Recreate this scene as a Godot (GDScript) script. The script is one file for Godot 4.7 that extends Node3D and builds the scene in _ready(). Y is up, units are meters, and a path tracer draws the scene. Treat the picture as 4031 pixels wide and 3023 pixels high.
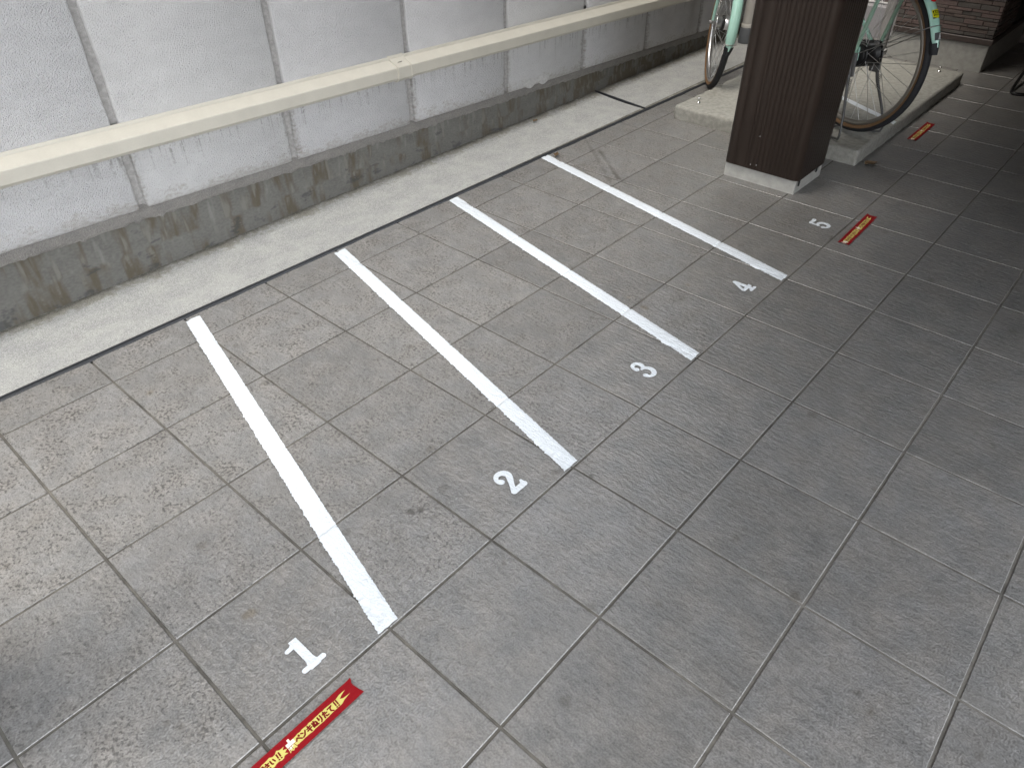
extends Node3D
# A tiled bicycle bay under a building: numbered white parking lines, fresh-paint tapes, a neighbouring wall, a clad pillar and a bicycle.

var M := {}
var rng := RandomNumberGenerator.new()
var taken := {}

# ---------------------------------------------------------------- naming and tagging
func numbered(called: String) -> String:
	if not taken.has(called):
		taken[called] = 0
		return called
	taken[called] += 1
	return "%s_%03d" % [called, taken[called]]

func thing(called: String, label: String, category: String, at := Vector3.ZERO, turn := 0.0, group := "") -> Node3D:
	var o := Node3D.new()
	o.name = numbered(called)
	add_child(o)
	o.position = at
	o.rotation.y = turn
	tag(o, label, category, group)
	return o

func tag(o: Node, label: String, category: String, group := "") -> void:
	o.set_meta("label", label)
	o.set_meta("category", category)
	if group != "":
		o.set_meta("group", group)

func structure(called: String) -> Node3D:
	var o := Node3D.new()
	o.name = called
	add_child(o)
	o.set_meta("kind", "structure")
	return o

func put(called: String, st: SurfaceTool, mat: Material, parent: Node, at := Vector3.ZERO) -> MeshInstance3D:
	var o := MeshInstance3D.new()
	o.name = called
	st.index()
	o.mesh = st.commit()
	o.mesh.surface_set_material(0, mat)
	o.position = at
	o.cast_shadow = GeometryInstance3D.SHADOW_CASTING_SETTING_ON
	parent.add_child(o, true)
	return o

# ---------------------------------------------------------------- mesh helpers
func begin() -> SurfaceTool:
	var st := SurfaceTool.new()
	st.begin(Mesh.PRIMITIVE_TRIANGLES)
	return st

func vtx(st: SurfaceTool, p: Vector3, n: Vector3, uv := Vector2.ZERO, uv2 := Vector2.ZERO) -> void:
	st.set_normal(n)
	st.set_uv(uv)
	st.set_uv2(uv2)
	st.add_vertex(p)

# a flat quad a-b-c-d round its rim, facing towards «out»; uv by the dominant plane, scaled per metre
func quad(st: SurfaceTool, a: Vector3, b: Vector3, c: Vector3, d: Vector3, out: Vector3) -> void:
	var n := (c - a).cross(d - b)
	if n.length() < 1e-12:
		n = out
	n = n.normalized()
	if n.dot(out) < 0:
		n = -n
	var ps := [a, b, c, d]
	if (b - a).cross(c - a).dot(out) > 0 or ((b - a).cross(c - a).length() < 1e-12 and (c - a).cross(d - a).dot(out) > 0):
		ps = [a, d, c, b]
	for i in [0, 1, 2, 0, 2, 3]:
		vtx(st, ps[i], n, flat_uv(ps[i], n), ps_uv2.call(ps[i]))

var ps_uv2 := func(p: Vector3) -> Vector2: return Vector2(p.x, p.z)

func flat_uv(p: Vector3, n: Vector3) -> Vector2:
	var m := n.abs()
	if m.y >= m.x and m.y >= m.z:
		return Vector2(p.x, p.z)
	if m.z >= m.x:
		return Vector2(p.x, -p.y)
	return Vector2(p.z, -p.y)

func triangle(st: SurfaceTool, a: Vector3, b: Vector3, c: Vector3, out: Vector3) -> void:
	var n := (b - a).cross(c - a).normalized()
	if n.dot(out) > 0:
		var t := b
		b = c
		c = t
	else:
		n = -n
	for p: Vector3 in [a, b, c]:
		vtx(st, p, n, flat_uv(p, n), ps_uv2.call(p))

# box with chamfered edges
func bev(st: SurfaceTool, lo: Vector3, hi: Vector3, e := 0.003) -> void:
	var c := (lo + hi) / 2
	var h := (hi - lo) / 2
	e = minf(e, minf(h.x, minf(h.y, h.z)) * 0.9)
	for ax in 3:
		for s in [-1.0, 1.0]:
			var u := (ax + 1) % 3
			var v := (ax + 2) % 3
			var q := []
			for k in [[-1, -1], [1, -1], [1, 1], [-1, 1]]:
				var p := Vector3.ZERO
				p[ax] = s * h[ax]
				p[u] = k[0] * (h[u] - e)
				p[v] = k[1] * (h[v] - e)
				q.append(c + p)
			var o := Vector3.ZERO
			o[ax] = s
			quad(st, q[0], q[1], q[2], q[3], o)
	for ax in 3:
		var u := (ax + 1) % 3
		var v := (ax + 2) % 3
		for su in [-1.0, 1.0]:
			for sv in [-1.0, 1.0]:
				var q := []
				for k in [[-1, 0], [1, 0], [1, 1], [-1, 1]]:
					var p := Vector3.ZERO
					p[ax] = k[0] * (h[ax] - e)
					p[u] = su * (h[u] - (e if k[1] else 0.0))
					p[v] = sv * (h[v] - (0.0 if k[1] else e))
					q.append(c + p)
				var o := Vector3.ZERO
				o[u] = su
				o[v] = sv
				quad(st, q[0], q[1], q[2], q[3], o)
	for sx in [-1.0, 1.0]:
		for sy in [-1.0, 1.0]:
			for sz in [-1.0, 1.0]:
				var s := Vector3(sx, sy, sz)
				triangle(st, c + s * Vector3(h.x, h.y - e, h.z - e), c + s * Vector3(h.x - e, h.y, h.z - e), c + s * Vector3(h.x - e, h.y - e, h.z), s)

# swept tube through points with a radius each
func tube(st: SurfaceTool, pts: Array, rad, sides := 10, capped := true) -> void:
	var n := pts.size()
	var rings := []
	var up := Vector3(0.31, 0.86, 0.4).normalized()
	var prev := Vector3.ZERO
	for i in n:
		var t: Vector3
		if i == 0:
			t = pts[1] - pts[0]
		elif i == n - 1:
			t = pts[i] - pts[i - 1]
		else:
			t = (pts[i] - pts[i - 1]).normalized() + (pts[i + 1] - pts[i]).normalized()
		t = t.normalized()
		if i == 0:
			prev = up.cross(t)
			if prev.length() < 0.1:
				prev = Vector3.RIGHT.cross(t)
		prev = (prev - t * prev.dot(t)).normalized()
		var w := t.cross(prev)
		var r: float = rad[i] if rad is Array else rad
		var ring := []
		for k in sides:
			var a := TAU * k / sides
			ring.append([pts[i] + (prev * cos(a) + w * sin(a)) * r, prev * cos(a) + w * sin(a)])
		rings.append(ring)
	for i in n - 1:
		for k in sides:
			var k2 := (k + 1) % sides
			for q in [rings[i][k], rings[i + 1][k], rings[i + 1][k2], rings[i][k], rings[i + 1][k2], rings[i][k2]]:
				vtx(st, q[0], q[1], Vector2(float(k) / sides, q[0].y))
	if capped:
		for e in [[0, 1], [n - 1, n - 2]]:
			var o: Vector3 = (pts[e[0]] - pts[e[1]]).normalized()
			for k in sides:
				triangle(st, pts[e[0]], rings[e[0]][k][0], rings[e[0]][(k + 1) % sides][0], o)

# ring (or arc) of a closed profile swept round the X axis; profile points are (radius, x); angle 0 is +Z, 90 degrees is up
func arc_sweep(st: SurfaceTool, prof: Array, a0: float, a1: float, steps: int, closed_profile := true, scale_at = null) -> void:
	var m := prof.size()
	var last := m if closed_profile else m - 1
	var grid := []
	for i in steps + 1:
		var a := lerpf(a0, a1, float(i) / steps)
		var row := []
		for j in m:
			var x: float = prof[j].y
			if scale_at != null:
				x *= scale_at.call(float(i) / steps)
			row.append(Vector3(x, sin(a) * prof[j].x, cos(a) * prof[j].x))
		grid.append(row)
	var mid := Vector2.ZERO
	for p: Vector2 in prof:
		mid += p / m
	for i in steps:
		var a := lerpf(a0, a1, (i + 0.5) / steps)
		for j in last:
			var j2 := (j + 1) % m
			var pm: Vector2 = (prof[j] + prof[j2]) / 2.0 - mid
			var o := Vector3(pm.y, sin(a) * pm.x, cos(a) * pm.x)
			if not closed_profile:
				o = Vector3(0, sin(a), cos(a))
			quad(st, grid[i][j], grid[i + 1][j], grid[i + 1][j2], grid[i][j2], o)

func smooth(st: SurfaceTool, keep := 0.55) -> SurfaceTool:   # merge normals of a hard-edged shape
	var arr := st.commit_to_arrays()
	var ps: PackedVector3Array = arr[Mesh.ARRAY_VERTEX]
	var ns: PackedVector3Array = arr[Mesh.ARRAY_NORMAL]
	var uv: PackedVector2Array = arr[Mesh.ARRAY_TEX_UV]
	var uv2: PackedVector2Array = arr[Mesh.ARRAY_TEX_UV2]
	var sum := {}
	for i in ps.size():
		var key := Vector3i((ps[i] * 20000.0).round())
		sum[key] = sum.get(key, Vector3.ZERO) + ns[i]
	var out := begin()
	for i in ps.size():
		var s: Vector3 = sum[Vector3i((ps[i] * 20000.0).round())].normalized()
		if s.dot(ns[i]) < keep:
			s = ns[i]
		vtx(out, ps[i], s, uv[i], uv2[i])
	return out

func lathe(st: SurfaceTool, prof: Array, sides := 14, axis_x := false) -> void:   # profile points (radius, height), about Y, or about X
	for i in prof.size() - 1:
		for k in sides:
			var q := []
			for e in [[i, k], [i, k + 1], [i + 1, k + 1], [i + 1, k]]:
				var a: float = TAU * e[1] / sides
				var p: Vector2 = prof[e[0]]
				q.append(Vector3(p.y, cos(a) * p.x, sin(a) * p.x) if axis_x else Vector3(cos(a) * p.x, p.y, sin(a) * p.x))
			var am := TAU * (k + 0.5) / sides
			var d: Vector2 = prof[i + 1] - prof[i]
			var nr := Vector2(d.y, -d.x)
			var o := Vector3(nr.y, cos(am) * nr.x, sin(am) * nr.x) if axis_x else Vector3(cos(am) * nr.x, nr.y, sin(am) * nr.x)
			quad(st, q[0], q[1], q[2], q[3], o)

# ---------------------------------------------------------------- computed textures
func noise_bytes(w: int, h: int, freq: float, octaves := 4, sd := 1, kind := FastNoiseLite.TYPE_SIMPLEX_SMOOTH, stretch := Vector2i(1, 1)) -> PackedByteArray:
	var n := FastNoiseLite.new()
	n.noise_type = kind
	n.frequency = freq
	n.seed = sd
	n.fractal_octaves = octaves
	if octaves == 1:
		n.fractal_type = FastNoiseLite.FRACTAL_NONE
	var im := n.get_seamless_image(w / stretch.x, h / stretch.y)
	im.convert(Image.FORMAT_L8)
	if stretch != Vector2i(1, 1):
		im.resize(w, h, Image.INTERPOLATE_BILINEAR)
	return im.get_data()

func to_texture(w: int, h: int, rgb: PackedByteArray) -> ImageTexture:
	return ImageTexture.create_from_image(Image.create_from_data(w, h, false, Image.FORMAT_RGB8, rgb))

func grey_texture(w: int, h: int, g: PackedByteArray) -> ImageTexture:
	return ImageTexture.create_from_image(Image.create_from_data(w, h, false, Image.FORMAT_L8, g))

var curve := PackedFloat32Array()

func srgb(v: float) -> float:      # linear to display value, from a table
	if curve.is_empty():
		curve.resize(4097)
		for i in 4097:
			curve[i] = Color(i / 4096.0, 0, 0).linear_to_srgb().r
	return curve[clampi(int(v * 4096.0), 0, 4096)]

func lin(r: float, g: float, b: float) -> Color:
	return Color(r, g, b).linear_to_srgb()

func plain(c: Color, rough := 0.6, metal := 0.0, spec := 0.5) -> StandardMaterial3D:
	var m := StandardMaterial3D.new()
	m.albedo_color = c
	m.roughness = rough
	m.metallic = metal
	m.metallic_specular = spec
	return m

func textured(tex: Texture2D, height: Texture2D, relief_cm: float, scale: float, rough := 0.8, spec := 0.5) -> StandardMaterial3D:
	var m := StandardMaterial3D.new()
	m.albedo_texture = tex
	m.roughness = rough
	m.metallic_specular = spec
	m.uv1_scale = Vector3(scale, scale, scale)
	if height:
		m.heightmap_enabled = true
		m.heightmap_texture = height
		m.heightmap_scale = relief_cm
	return m

func blend(c: Color, d: Color, t: float) -> Color:
	return c.lerp(d, clampf(t, 0.0, 1.0))

func make_floor_marks() -> void:
	# scuffs, spots and drips on the tiles, at their places: x -1..5.144, z -1.4..1.672, 6 mm a pixel
	var w := 1024
	var h := 512
	var n := noise_bytes(w, h, 0.05, 4, 91)
	var g := noise_bytes(w, h, 0.3, 2, 92)
	var im := Image.create(w, h, false, Image.FORMAT_RGB8)
	for y in h:
		for x in w:
			var v := 0.97 + (n[y * w + x] / 255.0 - 0.5) * 0.12 + (g[y * w + x] / 255.0 - 0.5) * 0.06
			im.set_pixel(x, y, Color(v, v, v * 0.995))
	var spot := func(px: float, pz: float, r: float, c: Color, a: float) -> void:
		var cx := (px + 1.0) / 0.006
		var cy := (pz + 1.4) / 0.006
		var rr := int(r / 0.006) + 2
		for y in range(int(cy) - rr, int(cy) + rr + 1):
			for x in range(int(cx) - rr, int(cx) + rr + 1):
				if x < 0 or y < 0 or x >= w or y >= h:
					continue
				var d := Vector2(x - cx, y - cy).length() * 0.006 / r + (n[y * w + x] / 255.0 - 0.5) * 1.6 + (g[y * w + x] / 255.0 - 0.5) * 0.8
				if d < 1.0:
					im.set_pixel(x, y, im.get_pixel(x, y).lerp(c, a * minf(1.0, (1.0 - d) * 2.5)))
	var tan := Color(0.72, 0.62, 0.46)
	for q in [[1.544, -0.242, 0.012], [1.323, -0.273, 0.012], [1.345, -0.347, 0.010], [0.042, -1.075, 0.014], [0.188, -1.299, 0.012], [-0.173, -0.246, 0.014]]:
		spot.call(q[0], q[1], q[2], tan, 0.35)
	for q in [[0.25, -0.185, 0.008], [0.231, -0.2, 0.008], [0.6, 0.05, 0.008], [1.5, 0.7, 0.008], [2.3, 0.5, 0.008]]:
		spot.call(q[0], q[1], q[2], Color(0.42, 0.40, 0.38), 0.6)
	# two tyre scuffs by the gutter and one scratch
	for run in [[Vector2(2.38, -1.30), Vector2(2.043, -0.917)], [Vector2(2.325, -1.184), Vector2(2.105, -0.918)]]:
		for i in 60:
			var p: Vector2 = run[0].lerp(run[1], i / 59.0)
			spot.call(p.x, p.y, 0.011, Color(0.52, 0.50, 0.47), 0.16)
	for i in 300:
		var p := Vector2(rng.randf_range(-0.9, 3.5), rng.randf_range(-1.3, 1.3))
		spot.call(p.x, p.y, rng.randf_range(0.004, 0.012), Color(0.62, 0.59, 0.55) if i % 3 else Color(1.0, 1.0, 0.99), 0.35)
	M.marks = ImageTexture.create_from_image(im)

func make_tile_textures() -> void:
	var w := 1024
	var grain := noise_bytes(w, w, 0.16, 3, 3)
	var streak := noise_bytes(w, w, 0.045, 4, 5, FastNoiseLite.TYPE_SIMPLEX_SMOOTH, Vector2i(1, 4))
	var fine := noise_bytes(w, w, 0.075, 3, 6, FastNoiseLite.TYPE_SIMPLEX_SMOOTH, Vector2i(1, 2))
	var blot := noise_bytes(w, w, 0.008, 5, 9)
	var pits := noise_bytes(w, w, 0.078, 3, 12, FastNoiseLite.TYPE_SIMPLEX_SMOOTH, Vector2i(1, 1))
	var dust := noise_bytes(w, w, 0.012, 5, 21)
	var hgt := PackedByteArray()
	hgt.resize(w * w)
	var b0 := PackedByteArray()
	var b1 := PackedByteArray()
	var b2 := PackedByteArray()
	b0.resize(w * w * 3)
	b1.resize(w * w * 3)
	b2.resize(w * w * 3)
	if curve.is_empty():
		srgb(0.0)
	for i in w * w:
		var g := grain[i] / 255.0 - 0.5
		var s := streak[i] / 255.0 - 0.5
		var f := fine[i] / 255.0 - 0.5
		var bl := blot[i] / 255.0 - 0.5
		var pt := pits[i] / 255.0
		var dd := smoothstep(0.50, 0.76, dust[i] / 255.0 + g * 0.3)
		hgt[i] = clampi(128 + int(s * 110 + f * 110 + g * 80), 0, 255)
		var v := 1.0 + g * 0.70 + s * 0.26 + f * 0.42 + bl * 0.20
		var over := maxf(0.0, pt - 0.64 + bl * 0.34)
		# clean tile under the roof, half-weathered tile, rain-weathered tile with dark pits and pale dust
		var x0 := v * 0.184
		var x1 := lerpf(v * (1.0 - minf(0.48, maxf(0.0, over - 0.015) * 6.0)), 1.2 + g * 0.3, dd * 0.25) * 0.188
		var x2 := lerpf(v * (1.0 - minf(0.60, over * 7.5)), 1.25 + g * 0.3, dd * 0.35) * 0.212
		var j := i * 3
		var wr := 4096.0 * (1.015 + bl * 0.06)
		var wb := 4096.0 * (0.952 - bl * 0.06)
		b0[j] = int(curve[mini(int(x0 * wr), 4096)] * 255.0)
		b0[j + 1] = int(curve[mini(int(x0 * 4030.0), 4096)] * 255.0)
		b0[j + 2] = int(curve[mini(int(x0 * wb), 4096)] * 255.0)
		b1[j] = int(curve[mini(int(x1 * wr), 4096)] * 255.0)
		b1[j + 1] = int(curve[mini(int(x1 * 4030.0), 4096)] * 255.0)
		b1[j + 2] = int(curve[mini(int(x1 * wb), 4096)] * 255.0)
		b2[j] = int(curve[mini(int(x2 * wr), 4096)] * 255.0)
		b2[j + 1] = int(curve[mini(int(x2 * 4030.0), 4096)] * 255.0)
		b2[j + 2] = int(curve[mini(int(x2 * wb), 4096)] * 255.0)
	var kinds := [b0, b1, b2]
	var h := grey_texture(w, w, hgt)
	for k in 3:
		var m := textured(to_texture(w, w, kinds[k]), h, 0.24, 1.0 / 0.9, 0.34, 0.68)
		m.vertex_color_use_as_albedo = true
		m.detail_enabled = true
		m.detail_albedo = M.marks
		m.detail_blend_mode = BaseMaterial3D.BLEND_MODE_MUL
		m.detail_uv_layer = BaseMaterial3D.DETAIL_UV_2
		M["tile%d" % k] = m
	# painted surface that follows the tile's relief
	M.paint = textured(null, h, 0.22, 1.0 / 0.9, 0.45, 0.45)
	M.paint.albedo_color = lin(0.625, 0.665, 0.705)

func make_concrete() -> void:
	var w := 1024
	var grain := noise_bytes(w, w, 0.17, 3, 31)
	var mid := noise_bytes(w, w, 0.05, 4, 32)
	var big := noise_bytes(w, w, 0.008, 5, 33)
	var holes := noise_bytes(w, w, 0.16, 1, 34, FastNoiseLite.TYPE_CELLULAR)
	var light := PackedByteArray()
	light.resize(w * w * 3)
	var hgt := PackedByteArray()
	hgt.resize(w * w)
	for i in w * w:
		var g := grain[i] / 255.0 - 0.5
		var m := mid[i] / 255.0 - 0.5
		var b := big[i] / 255.0 - 0.5
		var v := 0.365 * (1.0 + g * 0.90 + m * 0.25 + b * 0.22)
		if holes[i] < 18:
			v *= 0.72
		hgt[i] = int(clampf(128 + g * 130 + m * 90, 0, 255))
		light[i * 3] = int(clampf(srgb(v * 0.995) * 255, 0, 255))
		light[i * 3 + 1] = int(clampf(srgb(v) * 255, 0, 255))
		light[i * 3 + 2] = int(clampf(srgb(v * (0.972 - b * 0.03)) * 255, 0, 255))
	var h := grey_texture(w, w, hgt)
	var t := to_texture(w, w, light)
	M.concrete = textured(t, h, 0.18, 1.0, 0.85)
	M.concrete_plain = textured(t, h, 0.18, 1.0, 0.85)
	# weather marks of the gutter: yellowish dirt with a ragged edge along the wall foot, faint wipes
	var aw := 2048
	var ah := 128
	var e1 := noise_bytes(aw, ah, 0.02, 4, 41)
	var e2 := noise_bytes(aw, ah, 0.11, 3, 42)
	var marks := PackedByteArray()
	marks.resize(aw * ah * 3)
	for y in ah:
		for x in aw:
			var i := y * aw + x
			var q := float(y) / ah              # 0 at the wall foot, 1 at the tile seam
			var r := e1[i] / 255.0 - 0.5
			var f := e2[i] / 255.0 - 0.5
			var edge := 0.10 + r * 0.16
			var soft := smoothstep(edge + 0.07, edge - 0.06, q + f * 0.2)
			var c := Color(0.97 + f * 0.05 + r * 0.05, 0.97 + f * 0.05 + r * 0.05, 0.965 + f * 0.05 + r * 0.04)
			c = blend(c, Color(0.66, 0.63, 0.54), soft * (0.5 + f * 0.5))
			c = blend(c, Color(0.40, 0.39, 0.36), smoothstep(0.06, 0.0, q + f * 0.08 - r * 0.06) * (0.6 + f))
			marks[i * 3] = int(clampf(c.r * 255, 0, 255))
			marks[i * 3 + 1] = int(clampf(c.g * 255, 0, 255))
			marks[i * 3 + 2] = int(clampf(c.b * 255, 0, 255))
	M.concrete.detail_enabled = true
	M.concrete.detail_albedo = to_texture(aw, ah, marks)
	M.concrete.detail_blend_mode = BaseMaterial3D.BLEND_MODE_MUL
	M.concrete.detail_uv_layer = BaseMaterial3D.DETAIL_UV_2
	# raw foundation concrete under the panels: rain streaks, brown and pale runs, black mould
	var bw := 2048
	var bh := 128
	var run1 := noise_bytes(bw, bh, 0.085, 4, 51, FastNoiseLite.TYPE_SIMPLEX_SMOOTH, Vector2i(1, 8))
	var run2 := noise_bytes(bw, bh, 0.03, 4, 52, FastNoiseLite.TYPE_SIMPLEX_SMOOTH, Vector2i(1, 8))
	var mould := noise_bytes(bw, bh, 0.022, 5, 53)
	var speck := noise_bytes(bw, bh, 0.2, 2, 54)
	var fb := PackedByteArray()
	fb.resize(bw * bh * 3)
	var fh := PackedByteArray()
	fh.resize(bw * bh)
	for y in bh:
		for x in bw:
			var i := y * bw + x
			var q := float(y) / bh              # 0 top, 1 foot
			var xm := -1.5 + 7.0 * x / bw
			var a := run1[i] / 255.0 - 0.5
			var b := run2[i] / 255.0 - 0.5
			var mo := mould[i] / 255.0 - 0.5
			var s := speck[i] / 255.0 - 0.5
			var c := Color(0.128, 0.124, 0.112) * (1.0 + s * 0.35 + mo * 0.3)
			c = blend(c, Color(0.078, 0.063, 0.038), clampf(b * 2.6 + a * 1.6 + smoothstep(2.0, 3.2, xm + a * 0.6) * 0.55, 0, 0.8))
			c = blend(c, Color(0.21, 0.205, 0.19), clampf((a - 0.08) * 2.4, 0, 0.5) * (1.0 - smoothstep(0.55, 0.9, q + s * 0.3)))
			c = blend(c, Color(0.045, 0.046, 0.046), smoothstep(0.10, 0.30, mo + (q - 0.80) * 0.4 + s * 0.30) * (0.7 if xm < 2.3 else 0.2))
			fh[i] = int(clampf(128 + s * 90 + mo * 60, 0, 255))
			fb[i * 3] = int(clampf(srgb(maxf(c.r, 0)) * 255, 0, 255))
			fb[i * 3 + 1] = int(clampf(srgb(maxf(c.g, 0)) * 255, 0, 255))
			fb[i * 3 + 2] = int(clampf(srgb(maxf(c.b, 0)) * 255, 0, 255))
	M.foundation = textured(to_texture(bw, bh, fb), grey_texture(bw, bh, fh), 0.1, 1.0, 0.85)
	# mortar ledge
	M.mortar = textured(t, h, 0.6, 1.7, 0.9)
	M.mortar.albedo_color = Color(0.80, 0.78, 0.76)

func make_panel_textures() -> void:
	var w := 1024
	var lump := noise_bytes(w, w, 0.125, 3, 61)
	var fine := noise_bytes(w, w, 0.2, 2, 62)
	var hgt := PackedByteArray()
	hgt.resize(w * w)
	var col := PackedByteArray()
	col.resize(w * w * 3)
	for i in w * w:
		var l := lump[i] / 255.0 - 0.5
		var f := fine[i] / 255.0 - 0.5
		var hh := absf(l) * 2.2                   # crinkled spray coat: ridges and dimples
		hgt[i] = int(clampf(40 + (1.0 - hh) * 170 + f * 60, 0, 255))
		var v := 0.51 * (1.0 + f * 0.07 + l * 0.05)
		col[i * 3] = int(srgb(v * 1.0) * 255)
		col[i * 3 + 1] = int(srgb(v * 0.99) * 255)
		col[i * 3 + 2] = int(srgb(v * 0.985) * 255)
	var m := textured(to_texture(w, w, col), grey_texture(w, w, hgt), 0.6, 1.0 / 1.1, 0.7, 0.4)
	# rain marks over the whole face: x -1.5..5.5, y 0.1..1.1
	var aw := 2048
	var ah := 512
	var n1 := noise_bytes(aw, ah, 0.03, 4, 71)
	var n2 := noise_bytes(aw, ah, 0.15, 2, 72)
	var px := PackedFloat32Array()
	px.resize(aw * ah)
	px.fill(0.0)
	rng.seed = 77
	for k in 900:                                  # runs below the duct
		var x0 := rng.randi_range(0, aw - 3)
		var xm := -1.5 + 7.0 * x0 / aw
		var cluster := n1[(x0 * 3) % (aw * 8)] / 255.0
		if cluster < 0.42:
			continue
		var y0 := 0.445 - 0.024 * xm
		var len_m := rng.randf_range(0.015, 0.10) * (0.5 + cluster)
		var wide := 1 if rng.randf() < 0.75 else 2
		var dark := rng.randf_range(0.06, 0.30)
		var r0 := int((1.1 - y0) * ah)
		var rows := int(len_m * ah)
		for r in rows:
			var yy := r0 + r
			if yy < 0 or yy >= ah:
				continue
			for c in wide:
				var i := yy * aw + x0 + c
				if n2[i] > 95:
					px[i] = maxf(px[i], dark * (1.0 if r < rows * 0.6 else 0.5))
	var marks := PackedByteArray()
	marks.resize(aw * ah * 3)
	for y in ah:
		for x in aw:
			var i := y * aw + x
			var xm := -1.5 + 7.0 * x / aw
			var ym := 1.1 - float(y) / ah
			var a := n1[i] / 255.0 - 0.5
			var b := n2[i] / 255.0 - 0.5
			var c := Color(0.985 + a * 0.05, 0.985 + a * 0.05, 0.985 + a * 0.05)
			c = blend(c, Color(0.30, 0.28, 0.24), px[i])
			# grime at the panel foot, ragged
			var foot := ym - (0.236 - 0.030 * xm)
			c = blend(c, Color(0.66, 0.62, 0.56), smoothstep(0.045, 0.0, foot - a * 0.09 - b * 0.05) * (0.22 + b * 0.35))
			# grime where water stands beside the vertical joints, below the duct
			var jx := absf(fposmod(xm - 0.425 + 0.305, 0.61) - 0.305)
			if ym < 0.44:
				c = blend(c, Color(0.5, 0.46, 0.40), smoothstep(0.032, 0.012, jx - a * 0.03) * (0.22 + b * 0.5))
			marks[i * 3] = int(clampf(c.r * 255, 0, 255))
			marks[i * 3 + 1] = int(clampf(c.g * 255, 0, 255))
			marks[i * 3 + 2] = int(clampf(c.b * 255, 0, 255))
	m.detail_enabled = true
	m.detail_albedo = to_texture(aw, ah, marks)
	m.detail_blend_mode = BaseMaterial3D.BLEND_MODE_MUL
	m.detail_uv_layer = BaseMaterial3D.DETAIL_UV_2
	M.panel0 = m
	for k in [1, 2]:
		var v: StandardMaterial3D = m.duplicate()
		v.albedo_color = [Color.WHITE, Color(0.975, 0.975, 0.975), Color(0.99, 0.99, 0.985)][k]
		M["panel%d" % k] = v

func simple_noise_material(c: Color, amount: float, freq: float, relief: float, scale: float, rough: float, sd: int, stretch := Vector2i(1, 1)) -> StandardMaterial3D:
	var w := 256
	var n := noise_bytes(w, w, freq, 3, sd, FastNoiseLite.TYPE_SIMPLEX_SMOOTH, stretch)
	var g := noise_bytes(w, w, 0.3, 1, sd + 1)
	scale *= 2.0
	var b := PackedByteArray()
	b.resize(w * w * 3)
	var l := c.srgb_to_linear()
	for i in w * w:
		var v := 1.0 + (n[i] / 255.0 - 0.5) * amount * 2.0 + (g[i] / 255.0 - 0.5) * amount
		b[i * 3] = int(clampf(srgb(maxf(l.r * v, 0)) * 255, 0, 255))
		b[i * 3 + 1] = int(clampf(srgb(maxf(l.g * v, 0)) * 255, 0, 255))
		b[i * 3 + 2] = int(clampf(srgb(maxf(l.b * v, 0)) * 255, 0, 255))
	return textured(to_texture(w, w, b), grey_texture(w, w, n) if relief > 0 else null, relief, scale, rough)

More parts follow.
